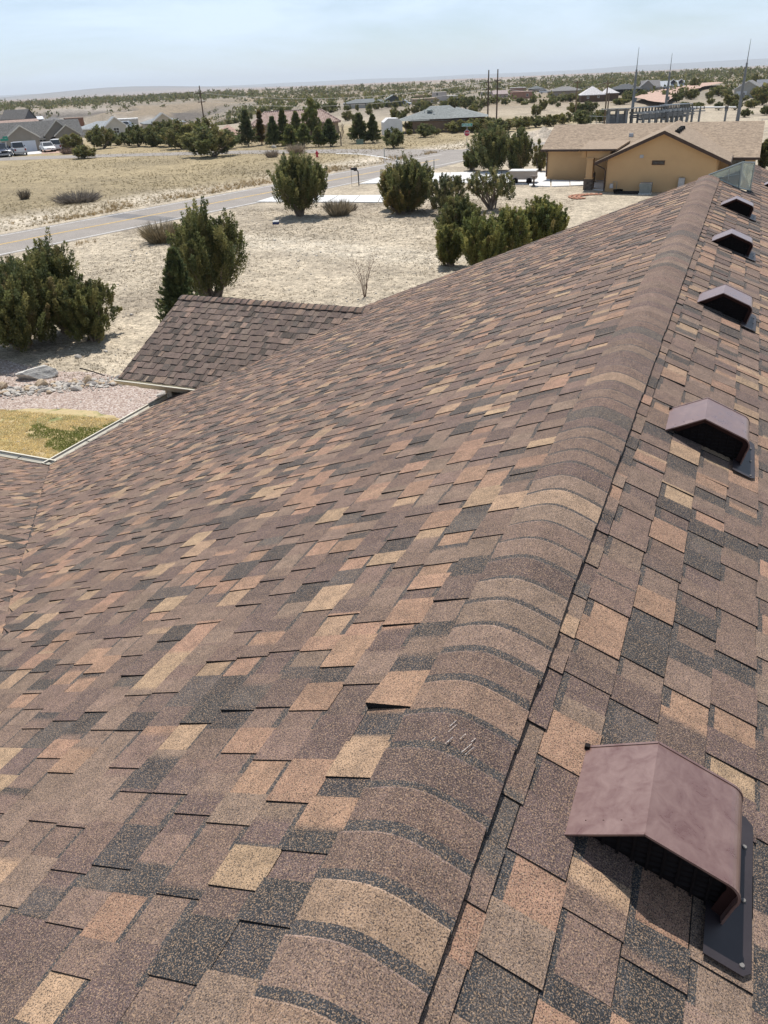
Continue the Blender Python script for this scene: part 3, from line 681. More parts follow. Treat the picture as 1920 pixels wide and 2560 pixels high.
def quad(name, pts, mt, th=0.006):
    b = MB(); n = (Vector(pts[1]) - Vector(pts[0])).cross(Vector(pts[2]) - Vector(pts[0])).normalized() * th
    b.poly(pts); b.poly([tuple(Vector(p) - n) for p in pts][::-1])
    for i in range(len(pts)):
        p, q = pts[i], pts[(i + 1) % len(pts)]; b.poly([p, tuple(Vector(p) - n), tuple(Vector(q) - n), q])
    return b.build(name, mt, sk)
quad('glass_pane', [A0, DB, PK], M_SKYL); quad('glass_pane', [DB, D2, P2, PK], M_SKYL); quad('glass_pane', [D2, DBK, PB, P2], M_SKYL); quad('glass_pane', [A0, PK, P2, PB, BK], M_SKYL)
def bar(name, p, q, r_, mt, parent): b = MB(); b.tube([p, q], [r_, r_], 6); return b.build(name, mt, parent)
for p, q, r_ in ((A0, PK, .014), (PK, DB, .02), (A0, DB, .012), (DB, D2, .012), (D2, P2, .012), (PK, P2, .014)): bar('frame_bar', p, q, r_, M_FRAME, sk)
mid1 = tuple(Vector(A0).lerp(Vector(PK), .62)); mid2 = tuple(Vector(A0).lerp(Vector(DB), .62)); bar('glazing_bar', mid1, mid2, .008, M_FRAME, sk)
bar('glazing_bar', tuple(Vector(A0).lerp(Vector(DB), .25)), tuple(Vector(PK).lerp(Vector(DB), .45)), .007, M_FRAME, sk)
# ------------------------------------------------------------------ trees and shrubs
M_LEAF = col_mat('juniper foliage', 0.75, ((1.3, 0.85, 1.18, (1, 1, 0.95)),), 0.25, trans=0.42)
M_BARK = pm('grey brown bark', (0.15, 0.11, 0.085), (0.24, 0.195, 0.16), 9, 0.95, stretch=(1, 1, .25), bump=0.4)
M_TWIG = pm('dead twigs', (0.27, 0.22, 0.17), (0.36, 0.30, 0.235), 4, 0.95)
M_STRAW = col_mat('dry straw', 0.95, ((3, 0.85, 1.15, (1, 1, 1)),), 0.1, trans=0.2)
def unit(v): return v / np.maximum(1e-9, np.linalg.norm(v, axis=1, keepdims=True))
def leaf_quads(P, D, ln, wd, rn):
    """diamond leaves: points (n,3), directions (n,3)"""
    n = len(P); r_ = rn.normal(size=(n, 3)); s_ = unit(np.cross(D, r_))
    ln = ln * rn.uniform(.6, 1.3, (n, 1)); wd = wd * rn.uniform(.7, 1.3, (n, 1))
    V = np.stack([P, P + D * ln * .5 + s_ * wd * .5, P + D * ln, P + D * ln * .5 - s_ * wd * .5], 1).reshape(-1, 3)
    return V, np.arange(n * 4).reshape(n, 4)
GREENS = np.array([(0.135, 0.148, 0.060), (0.180, 0.180, 0.072), (0.215, 0.200, 0.082), (0.100, 0.118, 0.056), (0.195, 0.160, 0.080)])
def crown_arrays(rn, h, rx_, ry_, ntuft, nleaf, ll, lw, f0=0.02, up=1.0, tl=(0.17, 0.32), peak=0.38, tint=(1, 1, 1), fat=0.155, lobes=5, base=0.5):
    nsp = int(np.clip(ntuft / 26, 5, 15))                      # a crown of several pointed spires round the stem
    rk = np.sqrt((np.arange(nsp) + .3) / nsp) * .70; tk = np.arange(nsp) * 2.4 + rn.uniform(0, 6) + rn.normal(size=nsp) * .25
    Hk = h * (1 - (.30 + .25 * (1 - peak)) * rk ** 1.4) * rn.uniform(.82, 1.0, nsp); sk = rn.uniform(.30, .44, nsp)
    k = rn.integers(0, nsp, ntuft); f = f0 + (0.86 - f0) * rn.random(ntuft) ** 0.85
    hz_ = Hk[k] / h; ff = f * hz_
    spread_ = base + (1 - base) * np.clip(ff / max(.05, peak), 0, 1) ** .7
    th = rn.uniform(0, 2 * np.pi, ntuft); loc = sk[k] * np.where(f < .35, .75 + .7 * f, (1 - ((f - .35) / .65) ** 1.3) ** .9) * np.sqrt(rn.uniform(.08, 1, ntuft)) * spread_
    cx, cy = np.cos(tk[k]) * rk[k] * spread_, np.sin(tk[k]) * rk[k] * spread_
    B = np.stack([(cx + np.cos(th) * loc) * rx_, (cy + np.sin(th) * loc) * ry_, ff * h], 1)
    out = np.stack([cx + np.cos(th) * loc * 1.2, cy + np.sin(th) * loc * 1.2, np.zeros(ntuft)], 1)
    ax = unit(out * (0.8 * (1 - .6 * f))[:, None] + np.array([0, 0, up]) + rn.normal(size=(ntuft, 3)) * 0.2)
    Lg = h * rn.uniform(tl[0], tl[1], ntuft) * (1 - 0.25 * f)
    t = rn.random((ntuft, nleaf)) ** 0.8
    rr_ = Lg[:, None] * fat * (1 - t) ** 0.6 * rn.random((ntuft, nleaf)) ** .35
    d = rn.normal(size=(ntuft, nleaf, 3)); d -= (d * ax[:, None]).sum(-1, keepdims=True) * ax[:, None]; d /= np.linalg.norm(d, axis=-1, keepdims=True) + 1e-9
    P = B[:, None] + ax[:, None] * (t * Lg[:, None])[..., None] + d * rr_[..., None]
    D = unit((ax[:, None] * 1.0 + d * 0.75 + rn.normal(size=d.shape) * 0.35).reshape(-1, 3))
    P = P.reshape(-1, 3); P[:, 2] = np.maximum(P[:, 2], 0.02 * h)
    V, Q_ = leaf_quads(P, D, ll, lw, rn)
    g1 = GREENS[rn.choice(5, ntuft, p=[.26, .28, .22, .18, .06])] * rn.uniform(.85, 1.35, (ntuft, 1)) * np.array(tint)
    C = np.repeat(np.repeat(g1, nleaf, 0) * rn.uniform(.8, 1.2, (ntuft * nleaf, 1)), 4, 0)
    return V, Q_, C, B, ax, Lg
def trunk_mb(rn, B, ax, Lg, h, n=9, r0=0.11, spread=.12):
    b = MB(); idx = rn.permutation(len(B))[:n]
    for k in idx:
        tip = B[k] + ax[k] * Lg[k] * .5; base = np.array([rn.normal() * spread, rn.normal() * spread, -0.05])
        m1 = base + (tip - base) * .35 + np.array([rn.normal() * .12, rn.normal() * .12, rn.random() * .1]) * h * .25
        m2 = base + (tip - base) * .7 + rn.normal(size=3) * h * .02
        q = r0 * rn.uniform(.6, 1.1)
        b.tube([base, m1, m2, tip], [q, q * .75, q * .45, q * .12], 5)
    return b
def add_tree(name, label, cat, xy, crown_me, trunk_me, group=None, rz=0.0, sc=(1, 1, 1), z=0.0):
    o = empty(name, (xy[0], xy[1], z), rz, label, cat, group); o.scale = sc
    if trunk_me: link('trunk', trunk_me, o)
    link('crown', crown_me, o)
    return o
def juniper(label, xy, h, wd, depth=None, ntuft=230, nleaf=105, ll=0.13, lw=0.055, seed=1, group=None, name='juniper_tree', rz=0.0, **kw):
    rn = np.random.default_rng(seed); depth = depth or wd
    tl = kw.get('tl', (0.17, 0.32)); hh = h / (0.9 + tl[0] * .7)
    V, Q_, C, B, ax, Lg = crown_arrays(rn, hh * 1.07, wd / 2 * .98, depth / 2 * .98, int(ntuft * 2.1), int(nleaf * .95), ll * .88, lw * .85, **kw)
    cm = fast_mesh('crown', V, Q_, M_LEAF, C)
    tm = trunk_mb(rn, B, ax, Lg, hh, 12, 0.05 + h * .017).mesh('trunk', M_BARK)
    return add_tree(name, label, 'tree', xy, cm, tm, group, rz)
J = 'junipers in the yards'
# near junipers, each a mesh of its own
juniper('big spreading juniper at the left edge with trunk leaning from shaded ground', (-24.23, 20.91), 3.45, 4.60, 5.2, 330, 150, .12, .05, 1, J, up=.9, peak=.36)
juniper('narrow topped juniper spire rising behind the big spreading one at the left', (-24.11, 23.02), 3.71, 1.94, 2.0, 150, 130, .12, .05, 2, J, up=1.3, peak=.3)
juniper('low juniper at the right end of the left clump above the boulder', (-22.16, 22.44), 2.37, 2.33, 2.8, 120, 130, .12, .05, 3, J, up=.8, peak=.4)
juniper('tall many pointed juniper standing behind the small cross gable roof', (-21.06, 28.89), 3.87, 3.70, 4.0, 290, 130, .12, .05, 4, J, up=1.35, peak=.42, f0=.12, base=.35)
juniper('round isolated juniper beside the concrete drive and the road', (-28.88, 51.74), 4.13, 4.40, None, 300, 110, .15, .065, 5, J, up=1.15, peak=.45, f0=.12, base=.3)
juniper('broad juniper in the middle group left of the sparse one', (-21.49, 54.94), 3.58, 3.32, 4.5, 240, 95, .15, .065, 6, J, up=1.2, peak=.4)
juniper('pale green juniper at the left of the middle group', (-23.28, 55.86), 3.17, 1.95, None, 120, 80, .15, .06, 7, J, up=1.1, tint=(1.35, 1.25, 1.2))
juniper('low brownish juniper in front of the middle group', (-21.82, 53.44), 1.95, 2.55, 2.5, 110, 90, .14, .06, 8, J, up=.9, tint=(1.15, .95, .85))
juniper('grey green juniper with open crown beside the middle group', (-18.46, 53.89), 2.85, 3.12, 3.6, 130, 80, .15, .06, 9, J, up=1.0, tint=(1.1, 1.05, 1.25), tl=(.11, .18))
juniper('sparse juniper with bare leaning limbs in front of the neighbour drive', (-16.01, 56.39), 2.75, 4.70, 4.0, 115, 66, .15, .055, 10, J, up=.8, tint=(1.2, 1.15, 1.3), tl=(.12, .18), f0=.3, peak=.6, base=.3)
juniper('dark juniper behind the front row beside our roof', (-14.21, 43.75), 2.56, 2.86, 3.0, 190, 110, .13, .055, 11, J, up=1.2)
juniper('round juniper at the left of the front row beside our roof', (-12.92, 38.16), 2.10, 1.63, None, 150, 110, .12, .05, 12, J, up=.9, tint=(1.15, 1.15, 1))
juniper('bright green bushy juniper in the middle of the front row', (-11.06, 37.26), 2.64, 2.16, None, 210, 120, .12, .05, 13, J, up=1.15, tint=(1.25, 1.25, 1.05))
juniper('bushy juniper touching the roof line in the front row', (-10.16, 39.14), 2.76, 2.12, None, 200, 115, .12, .05, 14, J, up=1.2, tint=(1.2, 1.2, 1))
juniper('feathery juniper at the right end of the front row', (-9.28, 42.40), 2.80, 2.57, None, 210, 110, .13, .055, 15, J, up=1.25, tint=(1.2, 1.2, 1))
juniper('large dark juniper below the stop sign', (-22.95, 80.43), 4.19, 4.21, 5.2, 240, 80, .19, .085, 16, J, up=1.0)
juniper('low dark juniper skirt at the left of the large one below the stop sign', (-25.14, 81.11), 2.13, 2.10, None, 70, 80, .18, .08, 17, J, up=.8)
juniper('dark upright juniper left of the tan house drive', (-19.95, 79.77), 3.67, 2.88, None, 150, 80, .18, .08, 18, J, up=1.2)
juniper('thin grey green juniper touching the corner of the tan house', (-18.16, 80.48), 2.80, 1.94, None, 60, 70, .17, .065, 19, J, up=1.2, tint=(1.35, 1.25, 1.3), tl=(.12, .18))
juniper('dark juniper at the right behind the tan house wing', (1.67, 81.66), 2.58, 1.21, None, 90, 70, .18, .08, 20, J, up=1.2)
# narrow cypress beside the cross gable
rn_ = np.random.default_rng(40)
def conifer_arrays(rn, h, r_, ntuft, nleaf, ll, lw, tint=(1, 1, 1), droop=0.15, f0=.05):
    f = f0 + (0.96 - f0) * rn.random(ntuft) ** 0.8; th = rn.uniform(0, 2 * np.pi, ntuft)
    R = (1 - f) ** 0.85 * r_ * rn.uniform(.55, 1.0, ntuft) + .02 * r_
    B0 = np.stack([np.zeros(ntuft), np.zeros(ntuft), f * h], 1); out = np.stack([np.cos(th), np.sin(th), np.full(ntuft, 0.25 - droop) + 0.9 * f], 1); out = unit(out)
    t = rn.random((ntuft, nleaf)) ** 0.6
    sp = R[:, None] * .22 * (1.1 - t)
    P = B0[:, None] + out[:, None] * (t * R[:, None])[..., None] + rn.normal(size=(ntuft, nleaf, 3)) * (sp * .6)[..., None]
    D = unit((out[:, None] + np.array([0, 0, .5]) + rn.normal(size=(ntuft, nleaf, 3)) * .5).reshape(-1, 3))
    V, Q_ = leaf_quads(P.reshape(-1, 3), D, ll, lw, rn)
    g = GREENS[rn.choice(5, ntuft, p=[.4, .2, .1, .28, .02])] * rn.uniform(.8, 1.2, (ntuft, 1)) * np.array(tint)
    return V, Q_, np.repeat(np.repeat(g, nleaf, 0) * rn.uniform(.8, 1.2, (ntuft * nleaf, 1)), 4, 0)
def conifer(label, xy, h, wd, ntuft=150, nleaf=70, ll=.2, lw=.07, seed=1, group=None, name='spruce_tree', tint=(1, 1, 1), f0=.05, droop=.15):
    rn = np.random.default_rng(seed); V, Q_, C = conifer_arrays(rn, h, wd / 2, ntuft, nleaf, ll, lw, tint, droop, f0)
    b = MB(); b.tube([(0, 0, -.05), (0.02, 0, h * .5), (0, 0, h * .97)], [.03 + h * .014, .02 + h * .008, .012], 6)
    return add_tree(name, label, 'tree', xy, fast_mesh('crown', V, Q_, M_LEAF, C), b.mesh('trunk', M_BARK), group)
conifer('slender dark cypress rising beside the left rake of the cross gable', (-18.51, 23.46), 3.37, 2.75, 420, 130, .12, .045, 41, None, 'cypress_tree', (.85, .95, 1.0), f0=.02, droop=-.3)
SP = 'evergreens in front of the red tile roof'
for k, (lab, bx, by, ty, wpx, tint, nm) in enumerate((
    ('dark spruce at the left end of the evergreen row', 621, 366, 277, 52, (.8, .85, .9), 'spruce_tree'),
    ('thin brownish spruce in the row', 655, 362, 283, 26, (1.15, .8, .8), 'spruce_tree'),
    ('narrow spruce right of the brownish one', 686, 366, 295, 38, (.9, 1, 1), 'spruce_tree'),
    ('taller narrow spruce in the middle of the row', 712, 364, 274, 36, (1, 1.05, 1), 'spruce_tree'),
    ('young bright spruce low in the row', 728, 369, 318, 46, (1.3, 1.3, 1.1), 'spruce_tree'),
    ('upright spruce against the tile roof', 744, 352, 282, 40, (1.1, 1.15, 1), 'spruce_tree'),
    ('short broad spruce left of the tall pine', 762, 369, 316, 46, (1.15, 1.2, 1.05), 'spruce_tree'),
    ('short spruce below the tall pine', 797, 367, 322, 34, (1.3, 1.3, 1.1), 'spruce_tree'),
    ('dark pointed spruce right of the tall pine', 826, 366, 304, 46, (.75, .85, .85), 'spruce_tree'),
    ('dark full spruce at the right of the row', 900, 358, 294, 54, (.8, .85, .85), 'spruce_tree'),
    ('narrow dark spruce next to the white shed', 933, 357, 296, 38, (.85, .9, .9), 'spruce_tree'))):
    gx = {621: (-72.04, 114.24), 655: (-71.25, 117.07), 686: (-66.99, 113.65), 712: (-65.88, 114.94), 728: (-62.62, 111.10), 744: (-68.84, 124.49), 762: (-60.17, 110.83), 797: (-58.43, 111.98), 826: (-56.75, 112.46), 900: (-54.34, 117.74), 933: (-52.33, 118.19)}[bx]
    hh = (by - ty) * 0.053 * (1.06 if by > 362 else 1.15); conifer(lab, gx, hh, wpx * .085, 150, 50, .32, .14, 50 + k, SP, nm, tint)
juniper('tall loose crowned pine over the red tile roof', (-68.34, 129.43), 6.48, 3.56, None, 80, 60, .36, .14, 70, None, 'pine_tree', tl=(.07, .11), f0=.2, peak=.42, up=.5, tint=(1.25, 1.3, 1.1), fat=.5)
# rows of junipers further off: six shared shapes
PROTO = []
for k in range(6):
    rn = np.random.default_rng(200 + k); tl = (.16, .26)
    V, Q_, C, B, ax, Lg = crown_arrays(rn, 1.0, .52, .52, 170, 34, .07, .034, tl=tl, fat=.2, up=(1.3, .8, 1.0, 1.2, .7, 1.0)[k], peak=(.35, .45, .3, .4, .5, .4)[k], tint=((1, 1, 1), (1.15, 1.1, 1), (.85, .9, .95), (1.05, 1, .95), (1.2, 1.15, 1.1), (.9, .95, 1))[k])
    PROTO.append((fast_mesh('crown', V, Q_, M_LEAF, C), trunk_mb(rn, B, ax, Lg, .9, 5, .025, .02).mesh('trunk', M_BARK)))
FARP = []
for k in range(5):
    rn = np.random.default_rng(300 + k)
    V, Q_, C, B, ax, Lg = crown_arrays(rn, .98, .52, .52, 46, 22, .13, .075, tl=(.18, .28), up=.9, peak=.35, fat=.33, base=.6)
    FARP.append(fast_mesh('pinyon_tree', V, Q_, M_LEAF, C))
def row(label, xy, h, wd, k, group='junipers along the cross road', name='juniper_tree', z=0.0):
    return add_tree(name, label, 'tree', xy, PROTO[k % 6][0], PROTO[k % 6][1], group, k * 1.7, (wd * 1.25, wd * 1.25, h * 1.04), z)
row('small round juniper bush alone at the road edge of the field', (-88.85, 96.17), 1.78, 3.16, 1)
row('juniper in front of the porch of the grey house', (-105.72, 111.95), 2.48, 3.55, 4)
row('dark tree left of the white trimmed house', (-100.48, 113.69), 3.78, 3.94, 0)
row('lower dark tree against the white trimmed house', (-103.10, 121.13), 1.72, 2.86, 2)
row('little yellow green cedar before the row', (-101.77, 119.32), 1.07, 0.99, 3)
row('first dark juniper of the long row from the left', (-95.62, 117.00), 3.51, 3.56, 2)
row('second dark juniper of the long row from the left', (-92.10, 116.59), 3.35, 3.51, 0)
row('low bright juniper at the foot of the long row', (-91.54, 115.75), 1.26, 1.61, 1)
row('third dark juniper of the long row, behind the utility pole', (-88.49, 116.16), 3.90, 4.00, 2)
row('wide juniper in the long row left of the biggest one', (-81.82, 111.05), 3.76, 4.94, 3)
row('biggest dark juniper mound beside the cross road', (-67.43, 97.38), 4.20, 6.16, 0)
row('dark juniper just right of the little yellow green cedar', (-99.13, 119.00), 2.60, 3.07, 5)
row('dark juniper filling the row behind the low bright one', (-95.79, 123.51), 3.65, 3.98, 3)
row('dark juniper between the third of the row and the wide one', (-92.04, 122.99), 3.85, 3.93, 1)
row('dark juniper touching the left side of the biggest mound', (-82.82, 115.50), 3.82, 3.92, 5)
row('dark juniper showing right of the biggest mound', (-73.01, 110.16), 2.30, 2.70, 2)
row('juniper crown showing behind the biggest mound', (-80.69, 115.25), 4.25, 3.89, 1)
row('dark round juniper alone beyond the junction', (-44.95, 108.55), 2.58, 2.88, 2)
row('juniper against the wall of the grey hip roof house', (-47.70, 128.22), 2.12, 2.82, 5)
row('small ball shrub by the grey hip roof house', (-52.41, 133.39), 0.96, 1.07, 1)
row('juniper below the eave of the grey hip roof house', (-55.84, 143.55), 1.80, 2.59, 3)
row('broad juniper left of the twin poles', (-45.47, 137.30), 1.93, 3.24, 4)
row('low shrub behind the stop sign post', (-47.61, 133.29), 1.13, 1.59, 0)
row('leafy juniper behind the street name sign', (-42.31, 138.42), 2.10, 4.04, 1)
row('juniper filling the gap left of the twin poles', (-44.25, 150.88), 1.82, 3.64, 5)
LBL = ['broad juniper just right of the right twin pole', 'juniper on pale sand, second right of the twin poles', 'juniper standing third right of the twin poles', 'juniper fourth right of the twin poles, left of the earth bank', 'small juniper above the pale earth bank', 'wide juniper at the foot of the left tan utility pole', 'juniper between the two tan utility poles', 'juniper in front of the left corner of the brown house', 'juniper against the brown house wall under its left window', 'slim juniper alone on pale sand left of the brown house', 'juniper on pale sand right of the slim pair', 'tiny round shrub on bare sand left of the brown house', 'slim juniper left of the taupe house on sand', 'flat wide bush at the edge of the dirt lot by the switchgear canopy', 'small juniper below the pink adobe house', 'rounded juniper in front of the taupe house']
for k, (g_, h_, w_) in enumerate((((-37.52, 137.30), 2.18, 3.96), ((-36.35, 144.59), 1.96, 3.44), ((-34.40, 148.10), 1.87, 3.21), ((-32.05, 149.49), 1.99, 2.94), ((-31.08, 155.69), 1.93, 2.60), ((-26.82, 150.04), 2.58, 3.88), ((-25.12, 158.27), 2.31, 2.60), ((-35.70, 191.27), 2.34, 3.52), ((-32.86, 189.95), 2.54, 3.65), ((-48.36, 213.77), 2.64, 2.19), ((-43.73, 186.94), 2.33, 2.28), ((-47.88, 230.39), 1.22, 1.28), ((-53.38, 248.35), 1.83, 2.53), ((-32.68, 234.60), 1.68, 4.42), ((-68.09, 269.45), 1.67, 3.28), ((-52.50, 269.93), 2.40, 4.20))):
    row(LBL[k], g_, h_, w_, k, 'junipers left of the substation')
LBL = ['pointed juniper left of the round one above the right bus frames', 'large round juniper at the edge of the pink dirt road', 'narrow upright juniper right of the large round one', 'low juniper just right of the right bus frames', 'wide low juniper behind the middle pedestal', 'small juniper below the narrow upright one', 'juniper halfway down the rocky slope left of the right mast', 'big spreading juniper in the middle of the rocky slope', 'greyish leafless looking tree beside the pink dirt road', 'juniper left of the foot of the right mast', 'juniper in front of the grey barn door', 'juniper right of the right mast midway up the slope', 'round juniper standing alone at the foot of the right mast', 'tall juniper at the right edge of the picture on the slope', 'juniper right of the grey barn against its wall', 'dark juniper lowest at the right picture edge above the ochre roof', 'tall evergreen on the skyline right of the dormer house', 'tall dark evergreen on the skyline behind the grey barn']
for k, (g_, h_, w_) in enumerate((((-18.72, 239.40), 2.49, 2.72), ((-16.22, 256.03), 2.74, 3.55), ((-11.61, 255.06), 2.03, 1.87), ((-14.00, 200.56), 1.56, 2.11), ((-11.39, 200.87), 1.39, 2.80), ((-9.63, 221.43), 1.35, 1.72), ((-6.61, 191.37), 1.68, 1.65), ((-5.28, 212.32), 2.57, 3.64), ((-10.35, 278.60), 2.73, 4.30), ((-3.41, 191.28), 2.10, 2.29), ((-2.71, 237.28), 1.43, 2.62), ((-0.70, 198.24), 1.72, 2.87), ((-1.17, 164.69), 1.38, 1.97), ((1.61, 211.82), 3.94, 3.94), ((0.15, 253.56), 2.73, 3.64), ((2.25, 169.52), 1.66, 1.87), ((-23.23, 372.14), 4.35, 3.53), ((-1.18, 389.60), 4.44, 3.60))):
    row(LBL[k], g_, h_, w_, k + 2, 'junipers right of the substation')
LBL = ['juniper left of the pair on the slope above the white shed', 'juniper above the left end of the grey hip roof', 'juniper on the slope right of the dark garage drive', 'small juniper between larger ones above the grey hip roof', 'slim juniper over the ridge of the grey hip roof', 'juniper below the adobe house', 'little shrub on bare ground below the long white house', 'small round tree at the right corner of the long white house', 'juniper under the boxy whitewashed house', 'large juniper right of the white annex', 'large juniper left of the twin poles near their crossarms', 'juniper behind the right slope of the grey hip roof', 'low juniper against the right slope of the grey hip roof', 'dark juniper behind the right end of the tile roof', 'tree behind the right hip of the tile roof', 'small juniper just left of the left twin pole', 'juniper left of the adobe house beside the dark garage']
for k, (g_, h_, w_) in enumerate((((-77.73, 188.26), 2.51, 1.89), ((-73.86, 183.68), 2.04, 2.21), ((-82.45, 215.14), 1.88, 2.56), ((-83.65, 211.78), 1.68, 1.47), ((-79.97, 213.96), 2.05, 1.90), ((-88.08, 239.73), 2.28, 2.35), ((-96.32, 215.62), 1.45, 1.75), ((-110.50, 262.73), 1.62, 2.10), ((-88.37, 254.91), 1.97, 2.98), ((-80.15, 240.05), 3.28, 4.19), ((-75.69, 237.51), 3.43, 4.12), ((-64.37, 210.31), 2.86, 3.03), ((-60.40, 194.18), 2.32, 2.06), ((-78.35, 168.18), 2.30, 2.24), ((-88.73, 186.06), 2.20, 2.87), ((-72.72, 245.43), 2.27, 2.34), ((-121.99, 318.51), 2.07, 4.07))):
    row(LBL[k], g_, h_, w_, k + 1, 'junipers round the long white house')
# pinyons dotted over the far land, nearest ones as objects, the rest as one mass
rn = np.random.default_rng(77); cand = []
for _ in range(11000):
    a_ = rn.uniform(-33, 33); r_ = 260 * (5.6 ** rn.random())
    x_ = math.sin(math.radians(a_ - 24.285)) * r_; y_ = math.cos(math.radians(a_ - 24.285)) * r_
    dn = fbm(np.array([x_ / 120]), np.array([y_ / 120]), 101)[0]
    dens = 0.70 + 1.0 * dn
    if r_ > 1500: dens += .1
    if a_ < -7 and 430 < r_ < 640: dens -= .25
    if a_ < -13 and r_ < 300: dens -= .2
    if a_ > 2 and r_ < 420: dens *= .28
    if -9 < a_ < 2 and r_ < 330: dens *= .4
    if rn.random() < dens: cand.append((r_, x_, y_, rn.uniform(1.3, 3.3) * (1 + .5 * (r_ > 700)), rn.uniform(1.4, 3.8) * (1 + .5 * (r_ > 700))))
cand.sort(); ZT = terrain(np.array([c_[1] for c_ in cand]), np.array([c_[2] for c_ in cand]))
FARN = 175
for k, (r_, x_, y_, h_, w_) in enumerate(cand[:FARN]):
    o = link('pinyon_tree', FARP[k % 5], None, (x_, y_, float(ZT[k]) - .1), k * 2.1); o.scale = (w_, w_, h_)
    tag(o, 'dark pinyon dotted over the far pale hills', 'tree', 'pinyons on the far hills')
Vs, Qs, Cs, off = [], [], [], 0
for k, (r_, x_, y_, h_, w_) in list(enumerate(cand))[FARN:]:
    rn2 = np.random.default_rng(1000 + k); n = 16
    u = unit(rn2.normal(size=(n, 3))); u[:, 2] = np.abs(u[:, 2])
    P = u * np.array([w_ / 2, w_ / 2, h_]) * rn2.uniform(.5, 1, (n, 1)) + np.array([x_, y_, ZT[k] - .2])
    V, Q_ = leaf_quads(P, unit(rn2.normal(size=(n, 3)) + np.array([0, 0, .7])), w_ * .42, w_ * .3, rn2)
    Vs.append(V); Qs.append(Q_ + off); off += len(V); Cs.append(np.repeat(GREENS[rn2.choice(5, n)] * .9, 4, 0))
o = link('far_woodland', fast_mesh('far_woodland', np.concatenate(Vs), np.concatenate(Qs), M_LEAF, np.concatenate(Cs))); tag(o, kind='stuff')

# dry shrubs: sprays of thin twigs
def twig_arrays(rn, n, h, r_, wd, lean=.6):
    th = rn.uniform(0, 2 * np.pi, n); l_ = rn.uniform(.15, 1, n) ** .7
    B0 = np.stack([np.cos(th) * r_ * .45 * rn.random(n), np.sin(th) * r_ * .45 * rn.random(n), np.zeros(n)], 1)
    D = unit(np.stack([np.cos(th) * lean * rn.random(n) * r_ / h, np.sin(th) * lean * rn.random(n) * r_ / h, np.ones(n)], 1) + rn.normal(size=(n, 3)) * .18)
    D[:, 2] = np.abs(D[:, 2]) * .9 + .1
    s_ = unit(np.cross(D, rn.normal(size=(n, 3)))); ln = (h * l_)[:, None]
    V = np.stack([B0 - s_ * wd, B0 + s_ * wd, B0 + D * ln * .6 + s_ * wd * .7 + rn.normal(size=(n, 3)) * .02, B0 + D * ln], 1).reshape(-1, 3)
    return V, np.arange(n * 4).reshape(n, 4)
def shrub(label, xy, h, wd, n=500, col=(.20, .165, .125), seed=1, tw=.008, name='dry_shrub', lean=1.0):
    rn = np.random.default_rng(seed); V, Q_ = twig_arrays(rn, n, h, wd * .6, tw, lean)
    C = np.repeat(np.array(col) * rn.uniform(.65, 1.35, (n, 1)), 4, 0)
    return tag(link(name, fast_mesh(name, V, Q_, M_STRAW, C), None, (*xy, 0)), label, 'shrub')
shrub('wide grey brown twiggy shrub in the field beyond the road', (-53.75, 56.27), 1.35, 6.0, 1900, (.19, .165, .14), 1, .009, lean=1.6)
shrub('small dim shrub left of the wide grey one in the field', (-60.81, 57.05), 1.0, 1.5, 350, (.19, .16, .12), 2, .012)
shrub('straw coloured bush at the near road edge behind the tall juniper', (-32.95, 40.91), 1.5, 3.2, 1300, (.26, .21, .13), 3, .011)
shrub('tangled straw shrub right of the round juniper', (-26.15, 52.48), 1.3, 2.6, 1100, (.28, .235, .165), 4, .011)
shrub('dead twig heap right of the straw shrub', (-26.24, 54.71), .6, 1.4, 250, (.16, .13, .10), 5, .012)
shrub('pale bush before the cross road behind the round juniper', (-56.38, 101.21), 1.6, 3.6, 700, (.33, .27, .20), 6, .018)
shrub('grey bush left of the pale one before the cross road', (-57.28, 96.29), 1.2, 2.6, 450, (.27, .22, .17), 7, .018)
shrub('tan shrub in front of the dark upright juniper', (-20.45, 80.46), 2.0, 2.0, 420, (.30, .22, .16), 8, .014)
shrub('bare reddish bush by the white cars', (-98.86, 103.62), 1.4, 3.4, 400, (.22, .16, .13), 9, .02)
b = MB(); rnq = random.Random(4)
for k in range(9):
    a_ = rnq.uniform(0, 6.28); tx, ty = math.cos(a_) * rnq.uniform(.2, .9), math.sin(a_) * rnq.uniform(.2, .9); hh = rnq.uniform(.5, 1) * 1.76
    pts = [(tx * .1, ty * .1, 0), (tx * .4, ty * .4, hh * .5), (tx + rnq.uniform(-.1, .1), ty, hh)]; b.tube(pts, [.014, .010, .004], 5)
    for q in range(6):
        f_ = rnq.uniform(.3, .95); p_ = Vector(pts[0]).lerp(Vector(pts[2]), f_); e_ = p_ + Vector((rnq.uniform(-.5, .5), rnq.uniform(-.5, .5), rnq.uniform(.3, .7))); b.tube([p_, e_], [.005, .002], 4)
sap = empty('bare_sapling', (*(-13.77, 29.61), 0), 0, 'leafless multi stemmed sapling standing beyond the cross gable ridge', 'sapling')
sap.location = (*(-14.55, 31.23), 0); b.build('stem', pm('reddish twig', (.17, .105, .08), None, 5, .9), sap)
b = MB(); rnq = random.Random(9)
def limb(p, d, l, r_, n):
    e_ = p + d * l; b.tube([p, e_], [r_, r_ * .6], 4)
    if n:
        for q in range(4): limb(p.lerp(e_, rnq.uniform(.4, 1)), (d + Vector((rnq.uniform(-.8, .8), rnq.uniform(-.8, .8), rnq.uniform(-.1, .5)))).normalized(), l * rnq.uniform(.45, .7), r_ * .55, n - 1)
limb(Vector((0, 0, 0)), Vector((0, 0, 1)), 1.9, .11, 3)
bt = empty('bare_tree', (*(-55.56, 113.68), 0), 0, 'leafless grey tree between the dark spruces', 'tree'); b.build('trunk', M_TWIG, bt)
